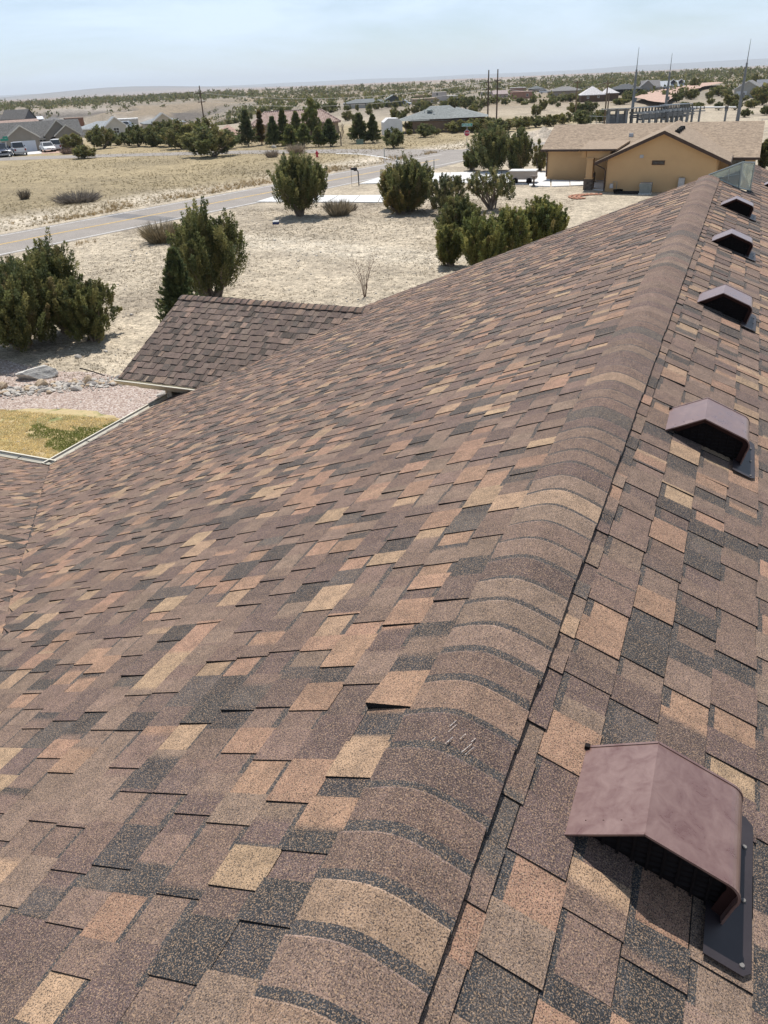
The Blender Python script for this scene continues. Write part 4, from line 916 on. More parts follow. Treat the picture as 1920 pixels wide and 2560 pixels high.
# dry grass over yard, verge and field
def grass(name, n, area, hmin, hmax, col, seed, blades=7, wd=.006, mask=None):
    rn = np.random.default_rng(seed); P = area(rn, n)
    if mask is not None: P = P[mask(P, rn)]
    n = len(P); hh = rn.uniform(hmin, hmax, n)
    B0 = np.repeat(P, blades, 0); H_ = np.repeat(hh, blades) * rn.uniform(.5, 1.1, n * blades)
    B0 = B0 + np.stack([rn.normal(size=n * blades) * .05, rn.normal(size=n * blades) * .05, np.zeros(n * blades)], 1)
    D = unit(rn.normal(size=(n * blades, 3)) * np.array([.55, .55, .1]) + np.array([0, 0, 1]))
    s_ = unit(np.cross(D, rn.normal(size=(n * blades, 3)))) * wd
    V = np.stack([B0 - s_, B0 + s_, B0 + D * H_[:, None]], 1).reshape(-1, 3); Q_ = np.arange(len(V)).reshape(-1, 3)
    C = np.repeat(np.repeat(np.array(col) * rn.uniform(.7, 1.25, (n, 1)), blades, 0) * rn.uniform(.8, 1.2, (n * blades, 1)), 3, 0)
    return tag(link(name, fast_mesh(name, V, Q_, M_STRAW, C)), kind='stuff')
def yard(rn, n):
    a_ = np.radians(rn.uniform(-34, 14, n) - 24.285); r_ = np.sqrt(rn.uniform(16 ** 2, 64 ** 2, n)); return np.stack([np.sin(a_) * r_, np.cos(a_) * r_, np.zeros(n)], 1)
def side_of(P): return (P[:, 0] - rx) * rdy - (P[:, 1] - ry) * rdx
def ymask(P, rn): return (side_of(P) > 1.2) & (P[:, 0] < -10.3) & ~((P[:, 0] > -18) & (P[:, 1] > 62)) & (fbm(P[:, 0] / 5, P[:, 1] / 5, 120) + rn.uniform(-.5, .5, len(P)) > -.05) & ~((P[:, 1] < 22) & (P[:, 0] > -24) & (P[:, 1] > 8.5) & (P[:, 1] - .55 * (P[:, 0] + 20) < 17.5))
grass('dry_grass', 42000, yard, .03, .10, (.30, .25, .18), 121, 5, .012, ymask)
def fieldarea(rn, n):
    s_ = rn.uniform(-40, 70, n); o_ = -8.2 - 55 * rn.random(n) ** 1.5; return np.stack([rx + ux * s_ + nx * o_, ry + uy * s_ + ny * o_, np.zeros(n)], 1)
grass('field_grass', 26000, fieldarea, .06, .24, (.33, .27, .165), 122, 6, .016, lambda P, rn: fbm(P[:, 0] / 6, P[:, 1] / 6, 123) + rn.uniform(-.5, .5, len(P)) > .0)
def vergearea(rn, n):
    s_ = rn.uniform(-50, 42, n); o_ = np.where(rn.random(n) < .75, -8.0 - np.abs(rn.normal(size=n)) * 2.2, 1.2 + rn.random(n) * 1.2); return np.stack([rx + ux * s_ + nx * o_, ry + uy * s_ + ny * o_, np.zeros(n)], 1)
grass('verge_grass', 2600, vergearea, .2, .55, (.40, .29, .15), 124, 9, .014, lambda P, rn: (fbm(P[:, 0] / 3, P[:, 1] / 3, 125) > .05) & ((side_of(P) < 0) | (P[:, 1] < 50)))
def lawnarea(rn, n): return np.stack([rn.uniform(-16, -9.5, n), rn.uniform(8.2, 12.2, n), np.full(n, .01)], 1)

def lmask(P, rn): return (P[:, 0] + .0 * P[:, 1] < -9.6) & (P[:, 1] > 8.05)
def lawn_grass(n, seed):
    rn = np.random.default_rng(seed); la, lb, lc, ld = [np.array(p) for p in ((-14.64, 10.27), (-11.36, 11.40), (-15.23, 16.17), (-20.42, 15.53))]
    q = rn.random((n, 2)); P = (la + (lb - la) * q[:, :1]) * (1 - q[:, 1:]) + (ld + (lc - ld) * q[:, :1]) * q[:, 1:]; P = P[(P[:, 1] > 8.0)]; n = len(P)
    f = fbm(P[:, 0] / 1.3, P[:, 1] / .8, 140, 4); col = np.where((f > .30)[:, None], np.array([.27, .29, .09]), np.array([.80, .67, .38])) * rn.uniform(.7, 1.25, (n, 1)); keep = fbm(P[:, 0] / .7, P[:, 1] / .5, 141, 3) > -.62; P, col = P[keep], col[keep]; n = len(P)
    B0 = np.column_stack([P, np.full(n, .012)]); D = unit(rn.normal(size=(n, 3)) * np.array([.6, .6, .1]) + np.array([0, 0, 1])); s_ = unit(np.cross(D, rn.normal(size=(n, 3)))) * .009
    V = np.stack([B0 - s_, B0 + s_, B0 + D * rn.uniform(.03, .085, (n, 1))], 1).reshape(-1, 3)
    tag(link('lawn_grass', fast_mesh('lawn_grass', V, np.arange(len(V)).reshape(-1, 3), M_STRAW, np.repeat(col, 3, 0))), kind='stuff')
lawn_grass(60000, 9)
# ------------------------------------------------------------------ houses
def face(xy, off=0.0): return math.atan2(-xy[0], xy[1]) + rad(off)
WHITE = pm('white paint', (0.74, 0.73, 0.70), (0.66, 0.65, 0.62), 1, 0.6)
M_PANE = glass_pane('dark window glass', (0.03, 0.035, 0.04))
M_BROWNTRIM = pm('dark brown trim', (0.055, 0.034, 0.026), (0.07, 0.045, 0.034), 3, 0.6)
def wallm(c): return pm('wall render', c, tuple(x * .9 for x in c), 1.2, 0.9)
def roofm(c, st=(1, 1, 1)): return pm('roof covering', c, tuple(x * .78 for x in c), 2.2, 0.9, fine=5, stretch=st)
def wallplane(side, L_, W_):
    """returns a function (along, out, z) -> local point for one wall"""
    return {'f': lambda a, o, z: (a, -W_ / 2 - o, z), 'b': lambda a, o, z: (-a, W_ / 2 + o, z), 'l': lambda a, o, z: (-L_ / 2 - o, -a, z), 'r': lambda a, o, z: (L_ / 2 + o, a, z)}[side]
def slab_on(b, P, a0, a1, z0, z1, o0, o1, mi=0):
    pts = [P(a0, o0, z0), P(a1, o0, z0), P(a1, o1, z0), P(a0, o1, z0), P(a0, o0, z1), P(a1, o0, z1), P(a1, o1, z1), P(a0, o1, z1)]
    i = len(b.v); b.v.extend(pts)
    for f in ((0, 1, 2, 3), (4, 7, 6, 5), (0, 4, 5, 1), (1, 5, 6, 2), (2, 6, 7, 3), (3, 7, 4, 0)): b.f.append(tuple(i + k for k in f)); b.m.append(mi); b.c.append(None)
def window(parent, P, a, z, w_, h_, fm=None, bars=1):
    b = MB(); t_ = .07
    slab_on(b, P, a - w_ / 2, a + w_ / 2, z, z + t_, -.02, .05); slab_on(b, P, a - w_ / 2, a + w_ / 2, z + h_ - t_, z + h_, -.02, .05)
    slab_on(b, P, a - w_ / 2, a - w_ / 2 + t_, z + t_, z + h_ - t_, -.02, .05); slab_on(b, P, a + w_ / 2 - t_, a + w_ / 2, z + t_, z + h_ - t_, -.02, .05)
    if bars:
        slab_on(b, P, a - .025, a + .025, z + t_, z + h_ - t_, .0, .04)
        if bars > 1: slab_on(b, P, a - w_ / 2 + t_, a + w_ / 2 - t_, z + h_ / 2 - .025, z + h_ / 2 + .025, .0, .035)
    f_ = b.build('window', fm or WHITE, parent)
    b = MB(); slab_on(b, P, a - w_ / 2 + .03, a + w_ / 2 - .03, z + .03, z + h_ - .03, -.01, .018); b.build('pane', M_PANE, f_)
def garage_door(parent, P, a, w_, h_, m):
    b = MB(); slab_on(b, P, a - w_ / 2, a + w_ / 2, 0.02, h_, -.02, .03); d = b.build('garage_door', m, parent)
    for k in range(4):
        b = MB(); slab_on(b, P, a - w_ / 2 + .05, a + w_ / 2 - .05, .06 + k * h_ / 4, (k + 1) * h_ / 4 - .03, .03, .05); b.build('door_panel', m, d)
def gable_part(root, cx, y0, y1, w_, h_, rise, wm, rm, tm, ov=.35, name='gable'):
    """cross gable with its ridge along y, front face at y0"""
    b = MB(); b.prism([(cx - w_ / 2, 0), (cx + w_ / 2, 0), (cx + w_ / 2, h_), (cx, h_ + rise), (cx - w_ / 2, h_)], y0, y1, 'y'); g_ = b.build(name, wm, root)
    s_ = rise / (w_ / 2); x0 = w_ / 2 + ov; b = MB(); t_ = .14
    for sg in (-1, 1):
        A_, B_ = (cx, h_ + rise + .02 + t_), (cx + sg * x0, h_ - ov * s_ + .02 + t_); C_, D_ = (B_[0], B_[1] - t_), (cx, A_[1] - t_)
        b.prism([A_, B_, C_, D_] if sg > 0 else [A_, D_, C_, B_], y0 - ov, y1, 'y')
    b.build('roof', rm, g_); b = MB()
    for sg in (-1, 1):
        A_, B_ = (cx, h_ + rise + .05 + t_), (cx + sg * (x0 + .02), h_ - ov * s_ + .05 + t_); q = .24
        b.prism([A_, B_, (B_[0], B_[1] - q), (cx, A_[1] - q)], y0 - ov - .05, y0 - ov - .002, 'y')
    b.build('fascia', tm, g_)
    return g_
def house_b(name, label, xy, rz, L_, W_, h_, rise, wm, rm, kind='gable', tm=None, ov=.45, group=None, z=0.0, cat='house', ridge=None):
    root = empty(name, (xy[0], xy[1], z), rz, label, cat, group)
    b = MB(); b.box(-L_ / 2, L_ / 2, -W_ / 2, W_ / 2, -.6, h_)
    if kind == 'gable':
        for sg in (-1, 1):
            x = sg * L_ / 2; b.poly([(x, -W_ / 2, h_), (x, W_ / 2, h_), (x, 0, h_ + rise)][::sg])
    b.build('wall', wm, root); t_ = .16; b = MB()
    if kind == 'gable':
        s_ = rise / (W_ / 2); X, Y = L_ / 2 + ov, W_ / 2 + ov
        for sg in (-1, 1):
            A_, B_ = (0, h_ + rise + .02 + t_), (sg * Y, h_ - ov * s_ + .02 + t_); C_, D_ = (B_[0], B_[1] - t_), (0, A_[1] - t_)
            b.prism([A_, B_, C_, D_] if sg > 0 else [A_, D_, C_, B_], -X, X, 'x')
    elif kind == 'hip':
        X, Y = L_ / 2 + ov, W_ / 2 + ov; r0 = ridge if ridge is not None else max(0, L_ / 2 - W_ / 2); zt = h_ + rise; ze = h_ + .02
        b.poly([(-X, -Y, ze), (X, -Y, ze), (r0, 0, zt), (-r0, 0, zt)]); b.poly([(X, Y, ze), (-X, Y, ze), (-r0, 0, zt), (r0, 0, zt)])
        b.poly([(X, -Y, ze), (X, Y, ze), (r0, 0, zt)]); b.poly([(-X, Y, ze), (-X, -Y, ze), (-r0, 0, zt)])
        b.poly([(-X, -Y, ze - .18), (-X, Y, ze - .18), (X, Y, ze - .18), (X, -Y, ze - .18)])
        for p, q in (((-X, -Y), (X, -Y)), ((X, -Y), (X, Y)), ((X, Y), (-X, Y)), ((-X, Y), (-X, -Y))): b.poly([(*p, ze - .18), (*q, ze - .18), (*q, ze), (*p, ze)])
    else:                                                      # flat roof behind a parapet
        b.box(-L_ / 2 - .06, L_ / 2 + .06, -W_ / 2 - .06, W_ / 2 + .06, h_ - .02, h_ + .25)
    b.build('roof', rm, root)
    if tm and kind != 'flat':
        b = MB(); e_ = ov + .03
        for sg in (-1, 1): b.box(-L_ / 2 - e_, L_ / 2 + e_, sg * (W_ / 2 + e_) - .02, sg * (W_ / 2 + e_) + .02, h_ - ov * (rise / (W_ / 2) if kind == 'gable' else 0) - .08, h_ - ov * (rise / (W_ / 2) if kind == 'gable' else 0) + .14)
        b.build('fascia', tm, root)
    return root
# --- neighbour: ochre stucco house
OCH = pm('ochre stucco', (0.59, 0.39, 0.205), (0.55, 0.36, 0.19), 0.8, 0.92, bump=0.1)
OROOF = pm('tan shingles', (0.34, 0.26, 0.185), (0.22, 0.165, 0.117), 2.4, 0.95, fine=7, stretch=(1, 2.2, 2.2), pos=(.38, .62))
STONE = pm('dark ledge stone', (0.09, 0.075, 0.065), (0.16, 0.13, 0.11), 5, 0.9)
TH = Vector((-5.7, 70.0, 0)); tan = empty('ochre_house', tuple(TH), 0, 'ochre stucco house with tan shingle roof and dark brown trim', 'house')
b = MB(); b.box(-16.0, .6, 73.9, 83.0, -.3, 2.5); b.poly([(-16, 73.9, 2.5), (-16, 83, 2.5), (-16, 78.4, 3.95)]); b.poly([(.6, 73.9, 2.5), (.6, 78.4, 3.95), (.6, 83, 2.5)])
b.build('wall', OCH, tan, off=TH)
b = MB(); b.prism([(-9.7, -.3), (-1.85, -.3), (-1.85, 2.4), (-5.75, 4.12), (-9.7, 2.4)], 66.4, 79.0, 'y'); b.build('gable_wall', OCH, tan, off=TH)
def slope(b, pts, t_=.15):
    b.poly(pts); lo = [(x, y, z - t_) for x, y, z in pts]; b.poly(lo[::-1])
    for i in range(len(pts)): b.poly([pts[i], lo[i], lo[(i + 1) % len(pts)], pts[(i + 1) % len(pts)]])
b = MB(); slope(b, [(-16.45, 73.25, 2.50), (1.05, 73.25, 2.50), (1.05, 78.4, 4.12), (-16.45, 78.4, 4.12)]); slope(b, [(1.05, 83.6, 2.5), (-16.45, 83.6, 2.5), (-16.45, 78.4, 4.12), (1.05, 78.4, 4.12)])
slope(b, [(-12.0, 67.2, 2.98), (-9.2, 67.2, 2.98), (-9.2, 75, 3.02), (-12.6, 75, 3.02)], .12); slope(b, [(-1.8, 71.2, 1.98), (1.05, 71.2, 1.98), (1.05, 73.4, 2.54), (-1.8, 73.4, 2.54)])
rf = b.build('roof', OROOF, tan, off=TH)
b = MB(); slope(b, [(-10.6, 65.9, 2.16), (-5.75, 65.9, 4.28), (-5.75, 78.6, 4.28), (-10.6, 78.6, 2.16)][::-1]); slope(b, [(-0.9, 65.9, 2.16), (-5.75, 65.9, 4.28), (-5.75, 78.6, 4.28), (-0.9, 78.6, 2.16)])
gr = b.build('gable_roof', OROOF, tan, off=TH)
b = MB()
for q0, q1 in (((-10.62, 2.10), (-5.75, 4.235)), ((-0.88, 2.10), (-5.75, 4.235))):
    b.poly([(q0[0], 65.86, q0[1] + .03), (q1[0], 65.86, q1[1] + .03), (q1[0], 65.86, q1[1] - .20), (q0[0], 65.86, q0[1] - .20)]); b.poly([(q0[0], 65.9, q0[1] - .2), (q1[0], 65.9, q1[1] - .2), (q1[0], 65.86, q1[1] - .20), (q0[0], 65.86, q0[1] - .20)])
b.build('rake_board', M_BROWNTRIM, gr, off=TH)
for q_ in ((-16.5, -13.2, 73.1, 73.24, 2.33, 2.49), (-12.02, -9.3, 67.08, 67.2, 2.84, 2.97), (-.85, 1.1, 71.06, 71.19, 1.8, 1.97)): b = MB(); b.box(*q_); b.build('eave_gutter', M_BROWNTRIM, tan, off=TH)
b = MB()
for q_ in ((-10.62, -10.5, 74), (-1.0, -.86, 72)): b = MB(); b.box(q_[0], q_[1], 65.9, q_[2], 1.93, 2.1); b.build('side_gutter', M_BROWNTRIM, tan, off=TH)
b = MB(); b.tube([(-16.1, 73.2, 2.4), (-16.02, 73.8, 2.15), (-16.02, 73.84, .25)], [.05] * 3, 6); b.build('downspout', M_BROWNTRIM, tan, off=TH)
b = MB(); b.tube([(-10.56, 66.1, 2.0), (-9.85, 66.25, 1.65), (-9.78, 66.28, 1.5), (-9.78, 66.28, .05)], [.05] * 4, 6); b.build('downspout', M_BROWNTRIM, tan, off=TH)
b = MB(); b.box(-11.5, -9.72, 67.45, 67.75, 2.32, 2.85); b.box(-11.95, -11.6, 67.8, 73.88, 2.35, 2.85); b.build('porch_beam', OCH, tan, off=TH)
for cx, cy in ((-11.2, 67.6), (-11.85, 72.0)):
    c_ = empty('porch_column', tuple(Vector((cx, cy, 0)) - TH)); c_.parent = tan
    b = MB(); b.box(-.26, .26, -.26, .26, .86, 2.26, taper=.86); b.box(-.33, .33, -.33, .33, .8, .88); b.box(-.28, .28, -.28, .28, 2.24, 2.33); b.build('shaft', OCH, c_)
    b = MB()
    for k in range(5):
        for sx, (dx, dy) in enumerate(((0, -.31), (0, .31), (-.31, 0), (.31, 0))):
            for q in range(2):
                o_ = (q - .5) * .3 + random.uniform(-.05, .05); z0 = k * .16 - .03
                if dx == 0: b.box(o_ - .15, o_ + .15, dy - .06 - random.random() * .03, dy + .06, z0 + .006, z0 + .155)
                else: b.box(dx - .06, dx + .06 + random.random() * .03, o_ - .15, o_ + .15, z0 + .006, z0 + .155)
    b.box(-.3, .3, -.3, .3, -.05, .80); b.build('stone_base', STONE, c_)
gw = lambda a, o, z: (a - TH.x, 66.4 - o - TH.y, z)
window(tan, gw, -5.95, 1.92, .92, .30, M_BROWNTRIM, 1)
b = MB(); slab_on(b, gw, -7.35, -7.08, 2.40, 2.62, -.01, .04); b.build('wall_vent', M_STEEL, tan)
b = MB(); slab_on(b, gw, -7.15, -7.02, .38, .55, -.01, .05); b.build('outlet_box', M_STEEL, tan)
b = MB(); slab_on(b, gw, -9.65, -1.9, 2.36, 2.40, -.01, .012); b.build('stucco_seam', OCH, tan)
rw = lambda a, o, z: (a - TH.x, 73.9 - o - TH.y, z)
window(tan, rw, -.5, .2, 1.1, 1.9, M_BROWNTRIM, 1)
b = MB(); b.box(.55, .8, 71.3, 71.6, 0, 1.95); b.build('patio_post', OCH, tan, off=TH)
for k in range(4):
    b = MB(); y0 = 68.5 + k * 1.55; x0 = -5.05; z0 = 4.28 - .437 * (.7); b.box(x0 - .2, x0 + .25, y0 - .22, y0 + .22, z0 - .05, z0 + .17, taper=.75); b.build('roof_vent', M_EDGE, tan, off=TH)
b = MB(); b.box(-9.5, -9.1, 75.6, 76.0, 3.1, 3.5, taper=.8); b.build('roof_vent', M_STEEL, tan, off=TH)
# small things by its wall
M_GREYM = pm('grey green metal', (0.20, 0.225, 0.22), (0.25, 0.275, 0.27), 4, 0.5, metal=.2)
def ac(xy, s_, label):
    o = empty('condenser_unit', (*xy, 0), 0, label, 'air conditioner'); b = MB(); b.box(-s_, s_, -s_, s_, .06, 1.7 * s_); b.build('cabinet', M_GREYM, o)
    b = MB(); b.box(-s_ * 1.1, s_ * 1.1, -s_ * 1.1, s_ * 1.1, 0, .06); b.build('pad', M_CONC, o)
    b = MB(); b.box(-s_ * 1.02, s_ * 1.02, -s_ * 1.02, s_ * 1.02, 1.7 * s_, 1.7 * s_ + .06); b.build('lid', M_STEEL, o)
    for k in range(6): b = MB(); b.box(-s_ * .9, s_ * .9, -s_ - .02, -s_, .2 + k * .2 * s_ * 1.2, .26 + k * .2 * s_ * 1.2); b.build('louvre', M_GREYM, o)
ac((-6.55, 65.5), .42, 'grey green condenser unit against the ochre gable wall')
o = empty('utility_cabinet', (-4.1, 66.1, .3), 0, 'pale grey meter cabinet on the ochre gable wall', 'cabinet'); b = MB(); b.box(-.22, .22, -.12, .28, 0, .75); b.build('box', M_STEEL, o); b = MB(); b.box(-.19, .19, -.14, -.12, .04, .7); b.build('door', M_STEEL, o)
o = empty('gas_meter', (-9.2, 66.1, 0), 0, 'small gas meter with riser pipe at the left foot of the gable wall', 'meter'); b = MB(); b.box(-.14, .14, -.1, .1, .3, .62, taper=.8); b.build('meter_body', M_STEEL, o); b = MB(); b.tube([(.1, 0, .6), (.1, 0, .75), (.4, .05, .75), (.4, .05, 0)], [.025] * 4, 6); b.build('pipe', M_GREYM, o)
b = MB()
for k in range(14):
    a0, a1 = 6.283 * k / 14, 6.283 * (k + 1) / 14; b.poly([(.3 * math.cos(a0), .3 * math.sin(a0), 0), (.3 * math.cos(a1), .3 * math.sin(a1), 0), (.38 * math.cos(a1), .38 * math.sin(a1), .26), (.38 * math.cos(a0), .38 * math.sin(a0), .26)]); b.poly([(.3 * math.cos(a0), .3 * math.sin(a0), .02), (.33 * math.cos(a0), .33 * math.sin(a0), .25), (.33 * math.cos(a1), .33 * math.sin(a1), .25), (.3 * math.cos(a1), .3 * math.sin(a1), .02)])
tag(b.build('hose_pot', M_LOUV, None, (-8.6, 65.6, 0)), 'round black pot on the ground by the gable wall', 'pot')
b = MB(); b.box(-.9, .9, -.35, .35, 0, .12); b.box(-.82, .82, -.28, .28, .12, .15); tag(b.build('window_well', M_EDGE, None, (-7.9, 65.5, 0)), 'low black window well cover beside the condenser', 'cover')
o = empty('birdbath', (*(-16.02, 69.18), 0), 0, 'small dark pedestal birdbath beside the pale drive', 'birdbath'); b = MB(); b.tube([(0, 0, 0), (0, 0, .06), (0, 0, .12), (0, 0, .7)], [.22, .2, .08, .07], 10); b.build('pedestal', STONE, o); b = MB(); b.tube([(0, 0, .68), (0, 0, .76), (0, 0, .82)], [.1, .3, .34], 12); b.build('bowl', STONE, o)
o = empty('utility_trailer', (*(-17.42, 71.26), 0), rad(4), 'low tan trailer parked behind the sparse juniper', 'trailer'); M_TRL = wallm((.42, .36, .31))
b = MB(); b.box(-1.1, 1.1, -.6, .6, .35, 1.0); b.build('body', M_TRL, o); b = MB(); b.box(-1.15, 1.15, -.65, .65, 1.0, 1.08); b.build('lid', WHITE, o)
for sx in (-.6, .6): b = MB(); b.tube([(sx, -.7, .25), (sx, -.58, .25)], [.25, .25], 12); b.build('wheel', M_LOUV, o)
M_BRICK = pm('red clay brick', (0.42, 0.21, 0.13), (0.34, 0.17, 0.11), 5, 0.9)
bp = empty('brick_path', (*(-10.47, 63.43), 0), 0); tag(bp, kind='structure')
for ring in range(3):
    for k in range(16):
        a0 = rad(95 + k * 9); r_ = 1.2 + ring * .26; b = MB(); Mx = Matrix.Translation((.9 + math.cos(a0) * r_ * 1.3, math.sin(a0) * r_ - .2, .03)) @ Matrix.Rotation(a0, 4, 'Z'); b.box(-.11, .11, -.105, .105, 0, .05, M=Mx); b.build('brick', M_BRICK, bp)
o = MB()
rq = random.Random(3)
def rock_mesh(name, rq, m, sub=2):
    bm = bmesh.new(); bmesh.ops.create_icosphere(bm, subdivisions=sub, radius=1)
    k = [Vector((rq.uniform(-1, 1), rq.uniform(-1, 1), rq.uniform(-1, 1))).normalized() for _ in range(7)]
    for v in bm.verts:
        for q in k:
            d = v.co.dot(q)
            if d > .62: v.co -= q * (d - .62)
        v.co *= 1 + rq.uniform(-.04, .04)
    me = bpy.data.meshes.new(name); bm.to_mesh(me); bm.free(); me.materials.append(m); return me
M_ROCK = pm('pale river rock', (0.40, 0.36, 0.31), (0.56, 0.52, 0.46), 1.5, 0.9, fine=14); M_ROCKT = pm('tan river rock', (0.42, 0.31, 0.20), (0.50, 0.40, 0.29), 1.5, 0.9, fine=12); M_ROCKG = pm('grey river rock', (0.22, 0.20, 0.185), (0.3, 0.28, 0.26), 1.5, .9, fine=12)
RK = [rock_mesh('river_rock', rq, mm) for mm in (M_ROCK, M_ROCK, M_ROCKT, M_ROCKG, M_ROCK)]
bl = rock_mesh('boulder', rq, pm('lichened boulder', (0.62, 0.59, 0.53), (0.42, 0.40, 0.36), 2.2, .9, fine=9, bump=.3), 3)
def boulder(xy, s_, rz, label, me=bl, name='boulder'):
    o = link(name, me, None, (*xy, s_[2] * .45), rz); o.scale = s_; return tag(o, label, 'rock')
boulder((-20.97, 18.32), (.72, .36, .30), rad(30), 'flat pale boulder on pink gravel beside the big juniper shade')
boulder((-20.13, 17.60), (.28, .2, .2), .3, 'tan rounded rock at the left of the dry creek', RK[2], 'rock')
boulder((-18.82, 18.39), (.19, .14, .2), 1.2, 'brown pointed rock in the dry creek', RK[2], 'rock')
boulder((-18.77, 17.78), (.24, .14, .12), .2, 'whitish rock low in the dry creek', RK[0], 'rock')
boulder((-21.31, 17.09), (.22, .16, .17), .9, 'pinkish rounded rock at the left edge of the dry creek', RK[2], 'rock')
boulder((-15.52, 18.11), (.34, .2, .16), .9, 'pale wedge shaped rock beside the eave under the gutter', RK[0], 'rock')
for k, (p_, s_) in enumerate((((150, 914), .16), ((120, 905), .12))): boulder({150: (-21.17, 20.49), 120: (-21.62, 19.38)}[p_[0]], (s_, s_ * .7, s_ * .6), k, ('small pale stone in the juniper shade right of the trunk', 'small tan stone in the juniper shade above the boulder')[k], RK[k * 2], 'rock')
# dry creek: cobbles, the larger ones singly
crk = empty('dry_creek', (*(-19.78, 17.55), 0), 0); tag(crk, kind='structure'); c0 = Vector((*(-21.36, 16.39), 0)); c1 = Vector((*(-19.49, 17.79), 0)); c2 = Vector((*(-17.59, 19.08), 0))
def creek(t_):
    a_ = c0.lerp(c1, t_ * 2) if t_ < .5 else c1.lerp(c2, t_ * 2 - 1); return a_
dirn = (c2 - c0).normalized(); nrm_ = Vector((-dirn.y, dirn.x, 0)); base = Vector(crk.location)
for k in range(230):
    p_ = creek(rq.random()) + nrm_ * rq.gauss(0, .22); s_ = rq.uniform(.05, .115) * (1 + (rq.random() < .12) * .7)
    o = link('cobble', RK[rq.randrange(5)], crk, p_ - base + Vector((0, 0, s_ * .35)), rq.uniform(0, 6.28)); o.scale = (s_ * rq.uniform(.8, 1.4), s_, s_ * rq.uniform(.5, .8))
tmp = rock_mesh('pebble', rq, M_ROCK, 1); V0 = np.array([v.co[:] for v in tmp.vertices]); F0 = np.array([p.vertices[:] for p in tmp.polygons])
Vs, Fs = [], []
for k in range(700):
    p_ = creek(rq.random()) + nrm_ * rq.gauss(0, .30); s_ = rq.uniform(.025, .06); Vs.append(V0 * np.array([s_, s_ * rq.uniform(.7, 1), s_ * .6]) + np.array(p_ + Vector((0, 0, .01)))); Fs.append(F0 + k * len(V0))
tag(link('creek_pebbles', fast_mesh('creek_pebbles', np.concatenate(Vs), np.concatenate(Fs), M_ROCK)), kind='stuff')
Vs, Fs = [], []; rng = np.random.default_rng(66); n_g = 5200
GX = rng.uniform(0, 1, (n_g, 2)); ga, gb, gc, gd = [np.array(p) for p in ((-20.67, 15.45), (-14.14, 16.43), (-16.40, 19.44), (-23.46, 17.96))]
PG = (ga + (gb - ga) * GX[:, :1]) * (1 - GX[:, 1:]) + (gd + (gc - gd) * GX[:, :1]) * GX[:, 1:]
for k in range(n_g):
    s_ = rng.uniform(.014, .032); Vs.append(V0[:6] * s_ + np.array([PG[k, 0], PG[k, 1], .012])); 
oct_f = np.array([[0, 1, 2], [0, 2, 3], [0, 3, 4], [0, 4, 5], [0, 5, 1]])
Vg = np.concatenate(Vs); Fg = (oct_f[None] + (np.arange(n_g) * 6)[:, None, None]).reshape(-1, 3)
gcol = np.array([(.42, .31, .25), (.32, .22, .18), (.58, .51, .46), (.46, .35, .29)])[rng.choice(4, n_g)]
tag(link('gravel_stones', fast_mesh('gravel_stones', Vg, Fg, M_STRAW, np.repeat(gcol, 6, 0))), kind='stuff')
Vs, Fs = [], []
for k in range(1500):                                          # pale stones strewn over the yard
    a_ = rad(rng.uniform(-30, 12) - 24.285); r_ = math.sqrt(rng.uniform(17 ** 2, 60 ** 2)); x_, y_ = math.sin(a_) * r_, math.cos(a_) * r_
    if (x_ - rx) * rdy - (y_ - ry) * rdx < 1 or x_ > -10.5 or (x_ > -18 and y_ > 55): continue
    s_ = rng.uniform(.02, .055) * (1 + 1.2 * (rng.random() < .06)); Vs.append(V0 * np.array([s_ * rng.uniform(.8, 1.5), s_, s_ * .6]) + np.array([x_, y_, .01])); Fs.append(F0 + (len(Vs) - 1) * len(V0))
tag(link('yard_stones', fast_mesh('yard_stones', np.concatenate(Vs), np.concatenate(Fs), M_ROCK)), kind='stuff')
b = MB(); p_, q_ = Vector((*(-20.22, 19.53), .0)), Vector((*(-18.79, 19.14), .0)); b.tube([p_, p_.lerp(q_, .5) + Vector((.03, .02, 0)), q_], [.03] * 3, 6); tag(b.build('bed_edging', M_LOUV), 'black plastic edging strip between dry grass and pink gravel', 'edging')

# --- left: grey stucco house with garage
GW = wallm((.28, .245, .20)); GR = roofm((.125, .122, .116)); TRM = pm('pale trim', (.62, .58, .50), (.55, .51, .44), 2, .7)
def place(name, label, xy, L_, h_, rise, off, W_, wm, rm, kind='gable', tm=None, ridge=None, wins=(), cat='house', z=0.0):
    wm = wallm(wm) if isinstance(wm, tuple) else wm; rm = roofm(rm) if isinstance(rm, tuple) else rm
    r_ = house_b(name, label, xy, face(xy, off), L_, W_, h_, rise, wm, rm, kind, tm, min(.45, L_ * .03), None, z, cat, ridge)
    for (a_, z_, w_, hh) in wins: window(r_, wallplane('f', L_, W_), a_, z_, w_, hh)
    return r_
GH = place('grey_stucco_house', 'grey brown stucco house with white garage door and arched entry', (-117.21, 114.81), 16.20, 1.86, 2.28, 4, 8, GW, GR, 'gable', TRM)
gable_part(GH, -1.9, -7.2, -2, 5.2, 2.15, 1.75, GW, GR, TRM, .25); gable_part(GH, 5.6, -5.4, -1, 4.0, 2.1, 1.45, GW, GR, TRM, .25); gable_part(GH, 4.3, -4.6, -1, 4.6, 2.2, 2.15, GW, GR, TRM, .25)
M_GD = pm('white garage door', (.62, .63, .66), (.57, .58, .61), 1, .5)
garage_door(GH, lambda a, o, z: (a, -7.2 - o, z), -1.75, 3.6, 1.65, M_GD); garage_door(GH, lambda a, o, z: (a, -4.0 - o, z), -6.2, 2.2, 1.6, M_GD)
b = MB(); b.poly([(3.3 + .6 * math.cos(math.pi * k / 12), -4.66, 1.25 + .6 * math.sin(math.pi * k / 12)) for k in range(13)] + [(2.7, -4.66, 0), (3.9, -4.66, 0)])
